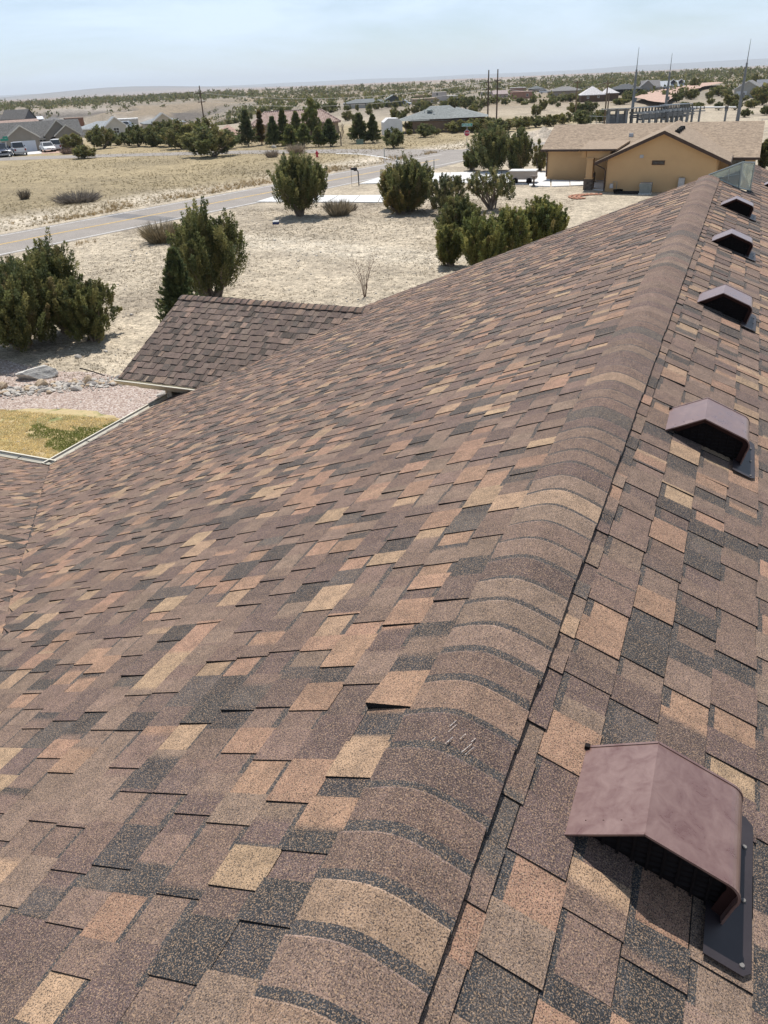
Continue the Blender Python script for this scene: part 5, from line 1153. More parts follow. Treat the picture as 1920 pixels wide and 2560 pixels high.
b.build('entry_arch', M_LOUV, GH); window(GH, lambda a, o, z: (a, -4.0 - o, z), 1.5, .65, 1.15, 1.2, WHITE, 2); window(GH, lambda a, o, z: (a, -5.4 - o, z), 5.6, .6, 1.0, 1.0, WHITE, 2)
dr = [(-109.97, 100.36), (-107.76, 101.55), (-105.50, 104.76), (-110.81, 110.18), (-118.77, 108.63)]; sheet('garage_apron', ccw(dr), .03, M_CONC)
sheet('parking_lane', ccw([(-104.78, 104.03), (-100.23, 107.82), (-105.30, 113.42), (-111.61, 111.00)]), .025, M_PINKR)
place('brown_roof_house', 'house with pinkish tan shingle roof behind the grey stucco one', (-147.30, 139.38), 11.10, 1.81, 1.84, 16, 9, (.36, .25, .18), (.36, .26, .215))
place('dark_gabled_house', 'tall dark gabled house behind the grey stucco one', (-186.48, 179.90), 6.59, 2.71, 2.15, -26, 7, (.16, .15, .15), (.115, .11, .105))
place('dark_garage', 'low dark roofed garage left of the tall dark house', (-204.93, 190.82), 4.72, 2.08, 1.39, -10, 6, (.18, .15, .14), (.13, .12, .115))
place('metal_roof_shed', 'shed with white metal roof beside the tall dark house', (-197.73, 195.34), 6.43, 1.89, 0.68, 6, 4, (.25, .22, .2), (.70, .71, .72), cat='shed')
place('grey_roof_house', 'low house with grey hip roof behind the metal roofed shed', (-178.34, 184.17), 6.39, 1.85, 0.98, 4, 7, (.25, .19, .15), (.17, .165, .16), 'hip')
place('red_brick_house', 'low red brown walled house right of the grey hip roof', (-176.40, 189.92), 4.72, 2.08, 0.25, 5, 6, (.26, .13, .085), (.24, .16, .12), 'flat')
wh = place('white_trim_house', 'cream house with blue grey hip roof behind the dark trees at the left', (-131.06, 149.57), 10.23, 1.46, 1.34, 6, 8, (.52, .49, .43), (.30, .32, .33), 'hip', WHITE, None, ((-3.2, .6, .8, .8),))
gable_part(wh, 2.0, -6.0, -2, 4.2, 1.9, 1.6, wallm((.52, .49, .43)), roofm((.30, .32, .33)), WHITE, .25); window(wh, lambda a, o, z: (a, -6.0 - o, z), 2.0, .45, 1.2, 1.1, WHITE, 2); window(wh, wallplane('f', 10.1, 8), 4.3, .5, .7, .9)
place('white_carport', 'small white flat roofed outbuilding behind the cream house', (-151.50, 182.72), 5.25, 1.76, 0.25, 0, 5, (.45, .42, .38), (.74, .73, .70), 'flat', cat='outbuilding')
bh = place('beige_house', 'beige house with grey roof left of the utility pole', (-124.89, 162.77), 8.92, 1.69, 1.26, 8, 8, (.50, .44, .35), (.26, .275, .28), 'hip', None, None, ((-3.4, .8, .8, .9), (3.4, .8, .8, .9)))
gable_part(bh, -.6, -5.2, -2, 4.4, 2.1, 1.5, wallm((.50, .44, .35)), roofm((.26, .275, .28)), WHITE, .25); window(bh, lambda a, o, z: (a, -5.2 - o, z), -.6, .8, .8, .9)
# red tile roof house
m, t, bs = newmat('barrel roof tile'); tcn = N(t, 'ShaderNodeTexCoord'); n_ = N(t, 'ShaderNodeTexNoise'); n_.inputs['Scale'].default_value = 2.5; r_ = N(t, 'ShaderNodeValToRGB'); r_.color_ramp.elements[0].color = (.23, .15, .12, 1); r_.color_ramp.elements[1].color = (.38, .285, .245, 1); r_.color_ramp.elements[0].position = .35; r_.color_ramp.elements[1].position = .65
t.links.new(tcn.outputs['Object'], n_.inputs[0]); t.links.new(n_.outputs[0], r_.inputs[0]); t.links.new(r_.outputs[0], bs.inputs['Base Color']); bs.inputs['Roughness'].default_value = .9; M_TILE = m
TL = ((-74.54, 133.99), 14.63, 2.33, 1.78); tl_h = house_b('tile_roof_house', 'large house with red barrel tile roof behind the evergreens', TL[0], face(TL[0], 3), TL[1], 11, TL[2], TL[3], wallm((.42, .32, .22)), M_TILE, 'hip', None, .4, ridge=TL[1] / 2 - 2.4)
X_, Y_, zt_, ze_, r0_ = TL[1] / 2 + .4, 5.9, TL[2] + TL[3], TL[2] + .02, TL[1] / 2 - 2.4
b = MB(); k = -X_ + .2
while k < X_ - .1:                                             # rolls of tile running down the front slope
    fr = max(0, (abs(k) - r0_) / (X_ - r0_)); b.tube([(k, -Y_, ze_ + .03), (k, -Y_ * fr, ze_ + .03 + (zt_ - ze_) * (1 - fr))], [.10, .10], 5); k += .36
b.build('tile_roll', M_TILE, tl_h)
b = MB(); b.tube([(-r0_, 0, zt_ + .05), (r0_, 0, zt_ + .05)], [.14, .14], 6)
for sg in (-1, 1): b.tube([(sg * r0_, 0, zt_ + .05), (sg * X_, -Y_, ze_ + .06)], [.13, .13], 6)
b.build('ridge_tile', M_TILE, tl_h)
place('tile_roof_wing', 'small tile roofed building left of the dark spruce', (-82.54, 125.12), 4.20, 1.15, 1.48, 4, 7, (.40, .31, .22), (.42, .28, .22), 'hip')
# grey hip roof house
HH = place('hip_roof_house', 'low brown house under a broad grey hip roof', (-50.41, 143.25), 8.94, 1.96, 1.99, -3, 9, (.20, .14, .10), (.235, .25, .24), 'hip', M_BROWNTRIM, 1.7)
b = MB(); b.poly([(-7.6, -5.1, 1.95), (-1.5, -5.1, 1.95), (-2.2, -.2, 3.5)]); b.poly([(-7.6, -5.1, 1.95), (-2.2, -.2, 3.5), (-7.6, 3, 1.95)]); b.build('side_roof', roofm((.225, .24, .23)), HH)
b = MB()
for xx in (-7.3, -5.6): b.box(xx - .08, xx + .08, -4.9, -4.75, -.4, 1.95)
b.build('porch_post', M_BROWNTRIM, HH); b = MB(); b.poly([(2.2, -5.2, 2.15), (8.4, -4.4, 2.15), (2.8, -.2, 3.7)]); b.poly([(8.4, -4.4, 2.15), (8.4, 3, 2.15), (2.8, -.2, 3.7)]); b.build('side_roof', roofm((.235, .25, .24)), HH)
b = MB(); b.box(3.0, 7.8, -3.8, 2.5, -.5, 2.1); b.build('side_wall', wallm((.20, .14, .10)), HH)
for (a_, y_, z_) in ((-1.4, -2.2, 3.1), (-.9, -2.8, 2.8), (-2.6, -2.0, 3.0)): b = MB(); b.tube([(a_, y_, z_), (a_, y_, z_ + .5)], [.08, .08], 7); b.build('roof_pipe', WHITE, HH)
b = MB(); b.box(-2.1, -1.2, -2.4, -1.5, 3.2, 3.45); b.build('roof_skylight', M_FRAME, HH)
# white shed tent
sx = (-56.64, 136.07); o = empty('white_shed', (*sx, 0), face(sx, 8), 'white fabric covered shed left of the grey hip roof house', 'shed')
b = MB(); b.prism([(-1.6, 0), (1.6, 0), (1.6, 1.9), (.9, 2.5), (-.8, 2.55), (-1.6, 1.95)], -1.6, 1.6, 'y'); b.build('cover', pm('white fabric', (.72, .71, .70), (.66, .65, .64), 1.5, .8, bump=.3), o); b = MB(); b.box(.3, 1.2, -1.64, -1.6, 0, 1.6); b.build('door', WHITE, o)
place('long_white_house', 'long low white house with dark roof on the far slope', (-122.91, 272.71), 14.69, 1.56, 1.12, 2, 8, (.50, .46, .42), (.17, .18, .18), 'hip', None, None, ((-5.6, .6, .9, .9), (-3.4, .6, .8, .9), (-.2, .6, .8, 1.0), (2.2, .6, .7, 1.0), (4, .6, .7, 1.0), (6, .2, .7, 1.3)))
dg = place('dark_gable_garage', 'charcoal gabled garage right of the long white house', (-116.44, 280.89), 6.90, 1.58, 0.39, 4, 9, (.07, .065, .065), (.15, .17, .17)); gable_part(dg, 0, -6, 2, 6.8, 1.7, 1.6, wallm((.10, .11, .11)), roofm((.20, .22, .21)), GR, .3)
place('adobe_house', 'flat roofed tan adobe house on the far slope', (-108.36, 290.86), 8.73, 1.61, 0.25, 5, 8, (.33, .25, .16), (.36, .27, .18), 'flat', None, None, ((2.5, .5, .8, .8),)); place('adobe_block', 'upper block of tan adobe building behind', (-124.67, 334.20), 7.46, 1.86, 0.25, 5, 6, (.30, .225, .145), (.33, .25, .16), 'flat', cat='building')
place('white_block_house', 'boxy whitewashed two storey house on the far slope', (-111.88, 317.11), 5.19, 2.95, 0.25, 4, 7, (.52, .46, .42), (.5, .45, .4), 'flat', None, None, ((-1, 2.0, .8, 1.0),)); place('white_annex', 'lower white annex right of the boxy whitewashed house', (-110.38, 327.05), 4.70, 1.38, 0.25, 4, 6, (.56, .54, .51), (.5, .48, .45), 'flat', cat='building')
place('pink_gable_house', 'pinkish gabled house just right of the twin poles', (-95.76, 344.49), 5.79, 1.13, 1.20, 8, 8, (.42, .33, .30), (.36, .29, .27))
place('pink_adobe_house', 'pink adobe house with flat roofs right of the twin poles', (-80.01, 318.75), 7.95, 2.07, 0.25, 6, 8, (.36, .20, .145), (.35, .22, .17), 'flat', None, None, ((1.6, .7, .8, .9),)); place('adobe_tower', 'upper pink adobe block with white coping', (-102.26, 399.41), 7.03, 2.27, 0.29, 6, 6, (.30, .18, .14), (.66, .62, .58), 'flat', cat='building')
place('dark_hip_house', 'dark hip roofed house on the skyline between poles', (-100.29, 427.82), 7.45, 1.21, 1.31, 2, 8, (.16, .14, .13), (.13, .14, .14), 'hip'); place('taupe_house', 'wide taupe house with arched gable left of the brown one', (-68.79, 342.45), 12.66, 1.63, 1.41, 4, 10, (.33, .28, .24), (.21, .20, .19), 'hip')
br = place('brown_block_house', 'brown walled house with pale pyramid hip roofs', (-45.10, 264.49), 6.87, 1.88, 2.12, 6, 7, (.125, .078, .055), (.60, .57, .56), 'hip', None, .2, ((-1.4, .9, .6, .9), (1.6, 1.0, .6, 1.0)))
b = MB(); b.box(3.4, 7.6, -1.5, 5, -.5, 2.05); b.build('side_wall', wallm((.13, .082, .058)), br); b = MB(); b.poly([(3.2, -1.8, 2.05), (7.9, -1.8, 2.05), (4.6, 1.5, 3.6)]); b.poly([(7.9, -1.8, 2.05), (7.9, 5.3, 2.05), (4.6, 1.5, 3.6)]); b.poly([(3.2, -1.8, 2.05), (4.6, 1.5, 3.6), (3.2, 5.3, 2.05)]); b.build('side_roof', roofm((.60, .57, .56)), br)
place('black_house', 'black walled house with charcoal hip roof', (-43.18, 321.64), 11.02, 1.87, 1.53, 3, 9, (.035, .035, .038), (.085, .09, .095), 'hip')
wg = place('pale_gabled_house', 'pale grey house with big front gable behind the left mast', (-35.96, 330.84), 6.33, 2.03, 1.96, 5, 8, (.34, .31, .28), (.20, .19, .185), 'gable', WHITE); gable_part(wg, -1.2, -5.5, 0, 5.4, 2.0, 2.2, wallm((.36, .33, .30)), roofm((.21, .20, .195)), WHITE, .3)
ds = place('dormer_house', 'long house with silvery roof and two dark dormers', (-32.72, 371.10), 10.56, 1.27, 1.76, 3, 8, (.25, .21, .19), (.42, .44, .46))
for a_ in (1.2, 4.2): gable_part(ds, a_, -2.6, 0, 1.6, 2.9, .7, wallm((.07, .07, .08)), roofm((.3, .3, .32)), WHITE, .2, 'dormer')
rg = place('grey_gable_barn', 'light grey gable end house behind the right mast', (-1.70, 262.55), 5.68, 1.73, 1.25, -6, 9, (.40, .38, .34), (.20, .19, .19)); gable_part(rg, 0, -6, 2, 6.6, 2.1, 1.9, wallm((.42, .40, .36)), roofm((.22, .21, .2)), WHITE, .3); garage_door(rg, lambda a, o, z: (a, -6 - o, z), -1.4, 2.6, 1.6, M_GD)
place('blue_grey_roof_house', 'house with blue grey roof at the right edge behind trees', (2.79, 298.40), 6.16, 1.74, 1.65, 4, 9, (.33, .25, .21), (.19, .195, .21)); place('salmon_roof_house', 'small salmon roofed house at the right edge', (3.39, 268.58), 3.79, 1.18, 0.81, 4, 6, (.42, .3, .25), (.46, .29, .22))
place('pale_villa', 'small pale villa among dots of pinyon near the skyline', (-117.04, 397.86), 4.87, 0.99, 0.25, 2, 6, (.46, .41, .36), (.45, .40, .35), 'flat')

# ------------------------------------------------------------------ vehicles
def vehicle(name, label, xy, rz, kind, paint, cat, group=None):
    """front of the vehicle looks along local -y"""
    o = empty(name, (*xy, .02), rz, label, cat, group); W2 = .92 if kind != 'pickup' else .98; Ln = {'sedan': 4.6, 'suv': 4.7, 'pickup': 5.6}[kind]
    mp_ = pm('car paint', paint, tuple(x * .95 for x in paint), .5, .25, spec=.6); H1 = {'sedan': .86, 'suv': .98, 'pickup': 1.12}[kind]; HT = {'sedan': 1.44, 'suv': 1.72, 'pickup': 1.86}[kind]
    f = -Ln / 2; r_ = Ln / 2
    pf = [(f, .38), (f + .05, .32), (r_ - .05, .32), (r_, .45), (r_ - .02, H1 - .06), (r_ - .12, H1), (f + 1.15, H1), (f + .12, H1 - .18), (f, H1 - .32)]
    bm = bmesh.new(); vs = [[bm.verts.new((sx, p[0], p[1])) for p in pf] for sx in (-W2, W2)]
    n = len(pf)
    for k in range(n): bm.faces.new((vs[0][k], vs[0][(k + 1) % n], vs[1][(k + 1) % n], vs[1][k]))
    bm.faces.new(vs[0][::-1]); bm.faces.new(vs[1]); bmesh.ops.recalc_face_normals(bm, faces=bm.faces)
    bmesh.ops.bevel(bm, geom=bm.edges[:], offset=.06, segments=2, affect='EDGES', profile=.5); me = bpy.data.meshes.new('body'); bm.to_mesh(me); bm.free(); me.materials.append(mp_); me.polygons.foreach_set('use_smooth', [True] * len(me.polygons)); link('body', me, o)
    c0_, c1_ = {'sedan': (f + 1.2, r_ - .75), 'suv': (f + 1.25, r_ - .08), 'pickup': (f + 1.5, f + 3.5)}[kind]; s0, s1 = (.75, .55 if kind == 'sedan' else .22)
    b = MB(); lo = [(-W2 + .06, c0_, H1 - .02), (W2 - .06, c0_, H1 - .02), (W2 - .06, c1_, H1 - .02), (-W2 + .06, c1_, H1 - .02)]; hi = [(-W2 + .2, c0_ + s0, HT - .05), (W2 - .2, c0_ + s0, HT - .05), (W2 - .2, c1_ - s1, HT - .05), (-W2 + .2, c1_ - s1, HT - .05)]
    for i in range(4): b.poly([lo[i], lo[(i + 1) % 4], hi[(i + 1) % 4], hi[i]])
    b.poly(hi); b.build('glasshouse', M_PANE, o); b = MB(); b.box(-W2 + .2, W2 - .2, c0_ + s0, c1_ - s1, HT - .05, HT, taper=.94)
    b.build('roof_panel', mp_, o); b = MB()
    for i in range(4): b.tube([Vector(lo[i]), Vector(hi[i])], [.05, .045], 5)
    if kind != 'pickup':
        for sx in (0, 1): b.tube([Vector(lo[sx]).lerp(Vector(lo[3 - sx]), .5), Vector(hi[sx]).lerp(Vector(hi[3 - sx]), .5)], [.05, .045], 5)
    b.build('pillar', mp_, o)
    for sx in (-1, 1):
        for yy in (f + .85, r_ - 1.0):
            R0 = .34 if kind != 'pickup' else .40; b = MB(); b.tube([(sx * (W2 - .2), yy, R0), (sx * (W2 + .01), yy, R0)], [R0, R0], 14); w_ = b.build('wheel', M_LOUV, o); b = MB(); b.tube([(sx * (W2), yy, R0), (sx * (W2 + .02), yy, R0)], [R0 * .6, R0 * .55], 10); b.build('rim', M_STEEL, w_)
        b = MB(); b.box(sx * .72 - .2, sx * .72 + .2, f - .02, f + .06, H1 - .42, H1 - .26); b.build('headlight', WHITE, o); b = MB(); b.box(sx * .76 - .12, sx * .76 + .12, r_ - .06, r_ + .02, H1 - .42, H1 - .12); b.build('taillight', pm('tail lamp red', (.25, .02, .02), None, 3, .3), o)
        b = MB(); b.box(sx * (W2 + .12) - .11, sx * (W2 + .12) + .11, c0_ + .35, c0_ + .5, H1, H1 + .2); b.build('mirror', M_LOUV if kind == 'pickup' else mp_, o)
    b = MB(); b.box(-.5, .5, f - .015, f + .05, H1 - .46, H1 - .26); b.build('grille', M_LOUV, o)
    for yy, s_ in ((f, -1), (r_, 1)): b = MB(); b.box(-W2 + .05, W2 - .05, yy - .08, yy + .08, .34, .52); b.build('bumper', M_STEEL if kind == 'pickup' else mp_, o)
    if kind == 'pickup': b = MB(); b.box(-W2 + .1, W2 - .1, c1_ + .08, r_ - .1, H1 - .01, H1 + .01); b.build('bed', M_LOUV, o)
    return o
CW = 'cars parked in front of the grey stucco house'
vehicle('pickup_truck', 'dark blue pickup with white roof edge at the left edge', (-109.05, 100.31), face((-109.05, 100.31), 6), 'pickup', (.02, .03, .06), 'pickup', CW)
vehicle('pickup_truck', 'white pickup seen from behind before the garage door', (-108.40, 102.92), face((-108.40, 102.92), 186), 'pickup', (.75, .75, .76), 'pickup', CW)
vehicle('parked_car', 'white sedan facing the viewer by the arched entry', (-107.60, 108.44), face((-107.60, 108.44), 10), 'sedan', (.76, .76, .75), 'car', CW)
vehicle('parked_car', 'white sport utility car seen from behind right of the white sedan', (-107.97, 111.41), face((-107.97, 111.41), 168), 'suv', (.76, .76, .76), 'car', CW)
vehicle('parked_car', 'white car showing behind trees right of the cream house', (-143.75, 173.12), face((-143.75, 173.12), 70), 'suv', (.72, .74, .76), 'car')
vehicle('parked_car', 'pale car parked between the dark garage and the long white house', (-117.03, 281.20), face((-117.03, 281.20), 60), 'sedan', (.6, .62, .64), 'car')
vehicle('parked_car', 'white van right of the dark gabled garage', (-111.78, 280.91), face((-111.78, 280.91), 80), 'suv', (.75, .76, .78), 'van')
vehicle('parked_car', 'white van beside the black house', (-38.51, 334.47), face((-38.51, 334.47), 20), 'suv', (.75, .75, .75), 'van')
vehicle('parked_car', 'white car in front of the pale gabled house', (-36.57, 332.39), face((-36.57, 332.39), -30), 'suv', (.7, .7, .7), 'car')
vehicle('parked_car', 'white car on the dirt in front of the dormer house', (-30.40, 339.38), face((-30.40, 339.38), 80), 'suv', (.72, .73, .74), 'car')
vehicle('parked_car', 'grey car right of the white one before the dormer house', (-27.47, 331.46), face((-27.47, 331.46), 80), 'sedan', (.4, .41, .42), 'car')
vehicle('parked_car', 'black car on the dirt lot left of the round juniper', (-33.05, 279.26), face((-33.05, 279.26), 85), 'suv', (.02, .02, .022), 'car')
vehicle('parked_car', 'white truck by the dark skyline house', (-84.91, 378.98), face((-84.91, 378.98), 85), 'suv', (.7, .7, .7), 'truck')

# ------------------------------------------------------------------ signs, poles, hydrant, mailbox
def text_obj(name, s_, size, m, parent, loc, rot=(math.pi / 2, 0, 0)):
    cu = bpy.data.curves.new(name, 'FONT'); cu.body = s_; cu.size = size; cu.align_x = 'CENTER'; cu.align_y = 'CENTER'; cu.extrude = .004; cu.materials.append(m)
    tmp_ = bpy.data.objects.new('lettering_curve', cu); me = bpy.data.meshes.new_from_object(tmp_); me.name = name; bpy.data.objects.remove(tmp_)
    if not me.materials: me.materials.append(m)
    o = link(name, me, parent, loc); o.rotation_euler = rot; return o
M_RED = pm('sign red', (.45, .035, .06), (.40, .03, .05), 2, .5); M_GRN = pm('sign green', (.03, .30, .22), (.035, .26, .19), 2, .5); M_SW = pm('sign white', (.8, .8, .78), (.74, .74, .72), 2, .5)
sg_ = (-33.67, 106.18); so = empty('stop_sign', (*sg_, 0), face(sg_), 'red octagonal stop sign on a thin post under a green name plate', 'sign')
b = MB(); b.tube([(0, .04, 0), (0, .04, 2.95)], [.03, .03], 6); b.build('post', M_STEEL, so)
def octo(r_, y0, y1): 
    b = MB(); b.prism([(r_ * math.cos(rad(22.5 + 45 * k)), 1.85 + r_ * math.sin(rad(22.5 + 45 * k))) for k in range(8)][::-1], y0, y1, 'y'); return b
octo(.40, -.01, .01).build('plate_border', M_SW, so); octo(.36, -.016, -.011).build('plate', M_RED, so)
text_obj('lettering', 'STOP', .30, M_SW, so, (0, -.022, 1.85))
b = MB(); b.box(-.68, .68, -.01, .01, 2.62, 2.98); np_ = b.build('name_plate', M_SW, so); b = MB(); b.box(-.65, .65, -.015, -.011, 2.65, 2.95); b.build('plate_face', M_GRN, np_)
rq2 = random.Random(12); b = MB(); xx = -.55
while xx < .5:                                                  # lettering too small to read: light strokes
    w_ = rq2.uniform(.03, .06); b.box(xx, xx + w_, -.019, -.0155, 2.73, 2.73 + rq2.uniform(.09, .15)); xx += w_ + (.03 if rq2.random() < .85 else .09)
b.build('lettering', M_SW, np_)
b = MB(); b.box(-.01, .01, -.5, .5, 3.02, 3.22); b.build('cross_plate', M_GRN, so)
sg2 = (-104.28, 96.89); so2 = empty('street_name_sign', (*sg2, 0), face(sg2, 10), 'two crossed green street name plates on a post by the dark pickup', 'sign')
b = MB(); b.tube([(0, .03, 0), (0, .03, 2.9)], [.035, .035], 6); b.build('post', M_STEEL, so2)
b = MB(); b.box(-.62, .5, -.01, .01, 2.45, 2.75); b.build('name_plate', M_GRN, so2); b = MB(); b.box(-.3, .6, -.01, .01, 2.78, 3.05, M=Matrix.Rotation(.5, 4, 'Z')); b.build('name_plate', M_GRN, so2)
b = MB(); b.tube([(0, 0, 2.35), (-.12, -.02, 1.6)], [.04, .02], 5); b.tube([(.12, 0, 2.35), (.04, -.02, 1.7)], [.04, .02], 5); b.build('bracket', WHITE, so2)
hx_ = (-50.40, 95.93); ho = empty('fire_hydrant', (*hx_, 0), face(hx_), 'red fire hydrant in dry grass near the junction', 'hydrant')
b = MB(); b.tube([(0, 0, 0), (0, 0, .06), (0, 0, .08), (0, 0, .5), (0, 0, .54), (0, 0, .62), (0, 0, .72)], [.2, .2, .13, .13, .18, .15, .05], 12); b.build('barrel', M_RED, ho, smooth=False)
for sx in (-1, 1): b = MB(); b.tube([(sx * .1, 0, .42), (sx * .22, 0, .42)], [.07, .07], 8); b.build('outlet', M_RED, ho)
b = MB(); b.tube([(0, 0, .72), (0, 0, .8)], [.04, .04], 5); b.build('cap_nut', M_RED, ho)
mb = (-32.20, 68.69); mo = empty('mailbox', (*mb, 0), face(mb, 20), 'black rural mailbox on a bent post at the road edge', 'mailbox'); M_BLK = pm('black enamel', (.018, .018, .02), (.03, .03, .032), 4, .5)
b = MB(); b.tube([(.18, 0, -.05), (.16, 0, 1.15), (.08, 0, 1.28), (-.25, 0, 1.28)], [.05, .05, .05, .045], 6); b.build('post', M_BLK, mo)
b = MB(); b.prism([(-.10, 1.32), (.10, 1.32), (.10, 1.44), (.06, 1.52), (-.06, 1.52), (-.10, 1.44)], -.5, .05, 'x'); bx_ = b.build('box', M_BLK, mo); b = MB(); b.box(-.56, -.52, .1, .12, 1.4, 1.6); b.build('flag', M_RED, bx_)
b = MB(); b.tube([(-.5, 0.02, 0), (-.5, .02, 1.3)], [.018, .018], 5); b.build('stake', M_TWIG, mo)
for (p_, h_, lb) in (((-40.83, 95.43), 1.1, 'thin dark delineator post at the junction corner'), ((-35.87, 87.42), .9, 'thin grey delineator post left of the junction mouth'), ((-29.46, 81.81), 1.0, 'leaning thin delineator post near the middle junipers')):
    o = empty('delineator_post', (*p_, 0), 0, lb, 'post'); b = MB(); b.box(-.045, .045, -.015, .015, 0, h_); b.build('stake', M_GREYM, o); b = MB(); b.box(-.04, .04, -.02, -.016, h_ - .2, h_ - .05); b.build('reflector', M_SW, o)
bxp = (-28.94, 48.28); o = empty('cooler_box', (*bxp, 0), .4, 'small blue and white box lying on the sand before the round juniper', 'box'); b = MB(); b.box(-.22, .22, -.15, .15, 0, .14); b.build('box_body', pm('blue plastic', (.03, .05, .16), None, 3, .4), o); b = MB(); b.box(-.2, .22, -.14, .15, .14, .2); b.build('lid', WHITE, o)
ub = (-53.64, 116.22); o = empty('utility_box', (*ub, 0), face(ub), 'low green utility box in the grass by the cross road', 'box'); b = MB(); b.box(-.55, .55, -.4, .4, 0, .55, taper=.94); b.build('cabinet', pm('utility green', (.20, .27, .21), None, 3, .6), o); b = MB(); b.box(-.58, .58, -.43, .43, .55, .62); b.build('lid', pm('utility green light', (.26, .33, .27), None, 3, .6), o)
tag(link('rock', RK[0], None, (*(-65.36, 110.72), .15)), 'white stone at the edge of the cross road below the spruces', 'rock').scale = (.5, .3, .3)
M_POLE = pm('weathered pole wood', (.075, .05, .037), (.10, .07, .052), 2, .95, stretch=(1, 1, .2)); M_POLEL = pm('tan pole wood', (.20, .145, .095), (.16, .115, .08), 2, .95, stretch=(1, 1, .2)); M_INS = pm('insulator', (.13, .12, .11), None, 4, .4)
def pole(label, xy, h_, arms, rz, r_=.17, m=M_POLE, group=None):
    o = empty('utility_pole', (*xy, 0), rz, label, 'utility pole', group); b = MB(); b.tube([(0, 0, -.5), (0, 0, h_)], [r_, r_ * .7], 8); b.build('mast', m, o)
    for z_, wd in arms:
        b = MB(); b.box(-wd, wd, -.2, -.1, z_, z_ + .14); a_ = b.build('crossarm', m, o); 
        for q in (-.9, -.45, .45, .9): b = MB(); b.tube([(q * wd, -.15, z_ + .14), (q * wd, -.15, z_ + .38)], [.06, .045], 6); b.build('insulator', M_INS, a_)
    return o
pole('lone utility pole with crossarms behind the long juniper row', (-107.07, 153.51), 8.68, ((7.2, 1.1), (5.6, .8)), face((-107.07, 153.51), 15), .15)
TP = 'pair of tall dark utility poles'
pA = (-49.28, 169.10); pB = (-48.06, 171.32)
pole('left one of the pair of tall dark utility poles', pA, 9.10, ((6.9, .75), (5.7, .55)), face(pA, 30), .17, M_POLE, TP); pole('right one of the pair of tall dark utility poles', pB, 9.18, ((7.1, .75), (5.8, .55)), face(pB, 30), .17, M_POLE, TP)
pole('tan utility pole left of the brown house', (-31.47, 167.83), 6.63, ((6.3, .7),), face((-31.47, 167.83), 20), .16, M_POLEL); pole('tan utility pole in front of the brown house', (-23.26, 151.05), 6.68, ((6.2, .8),), face((-23.26, 151.05), 20), .16, M_POLEL); pole('short tan pole right beside the tan pole before the brown house', (-23.19, 153.16), 4.79, (), 0, .14, M_POLEL)
M_WIRE = pm('grey wire', (.25, .25, .25), None, 3, .5)
def wire(label, p, q, sag): 
    p, q = Vector(p), Vector(q); b = MB(); pts = [p.lerp(q, k / 14) - Vector((0, 0, sag * 4 * (k / 14) * (1 - k / 14))) for k in range(15)]; b.tube(pts, [.022] * 15, 3, cap=False); tag(b.build('power_line', M_WIRE), label, 'wire', 'power lines')
px_, py_ = (-107.07, 153.51)
wire('upper power line from the lone pole to the twin poles', (px_, py_, 7.4), (pA[0], pA[1], 7.2), 2.0); wire('lower power line from the lone pole to the twin poles', (px_, py_, 5.9), (pA[0], pA[1], 6.0), 2.0)
wire('power line from the right twin pole to the tan pole before the brown house', (pB[0], pB[1], 7.4), (*(-23.26, 151.05), 6.5), 1.6)
wire('lower power line from the twin poles to the first tan pole', (pB[0], pB[1], 6.1), (*(-31.47, 167.83), 6.6), 1.2)
# ------------------------------------------------------------------ substation
M_GALV = pm('dull galvanised steel', (.155, .165, .175), (.20, .21, .22), 2, .6, metal=.3); M_GLT = pm('bright galvanised steel', (.42, .44, .45), (.36, .38, .39), 2, .5, metal=.2)
LM = 'lightning masts of the substation'
for lab, g_, h_ in (('left lightning mast standing before the steel bus frames', (-18.61, 149.60), 11.23), ('middle lightning mast rising between bus frames', (-14.42, 161.46), 10.30), ('right lightning mast standing alone beside the pipe', (-2.12, 152.51), 11.59)):
    o = empty('lightning_mast', (*g_, 0), 0, lab, 'mast', LM); b = MB(); b.tube([(0, 0, -.5), (0, 0, h_ * .72)], [.30, .15], 10); b.build('shaft', M_GALV, o); b = MB(); b.tube([(0, 0, h_ * .72), (0, 0, h_)], [.07, .025], 6); b.build('spike', M_GALV, o)
    b = MB(); b.tube([(.3, 0, h_ * .30), (.3, 0, h_ * .36)], [.2, .2], 8); b.build('bracket', M_GALV, o)
def bus_frame(label, xy, rz, nx_, L_, D_, h_):
    o = empty('steel_bus_structure', (*xy, 0), rz, label, 'steel frame', 'substation steel frames')
    for i in range(nx_):
        x = -L_ / 2 + L_ * i / (nx_ - 1)
        for y in (-D_ / 2, D_ / 2): b = MB(); b.box(x - .13, x + .13, y - .13, y + .13, -.3, h_); b.build('post', M_GALV, o)
        b = MB(); b.box(x - .1, x + .1, -D_ / 2 - .5, D_ / 2 + .5, h_, h_ + .28); bb_ = b.build('beam', M_GLT, o)
        for q in (-.42, -.15, .15, .42): b = MB(); b.tube([(x, q * D_, h_ + .28), (x, q * D_, h_ + .85)], [.12, .09], 7); b.build('insulator', M_INS, bb_)
    for y in (-D_ / 2, D_ / 2):
        for z_ in (h_ * .62, h_ - .4): b = MB(); b.box(-L_ / 2 - .4, L_ / 2 + .4, y - .08, y + .08, z_, z_ + .22); b.build('girder', M_GALV, o)
    for k in range(3): b = MB(); y = (-.3 + k * .3) * D_; b.tube([(-L_ / 2 - .3, y, h_ + .9), (L_ / 2 + .3, y, h_ + .9)], [.06, .06], 6); b.build('bus_bar', M_GLT, o)
    for k in range(4): x = -L_ / 2 + L_ * (k + .5) / 4; b = MB(); b.box(x - .35, x + .35, -.4, .4, h_ * .45, h_ * .62); b.build('switch', M_GALV, o)
    return o
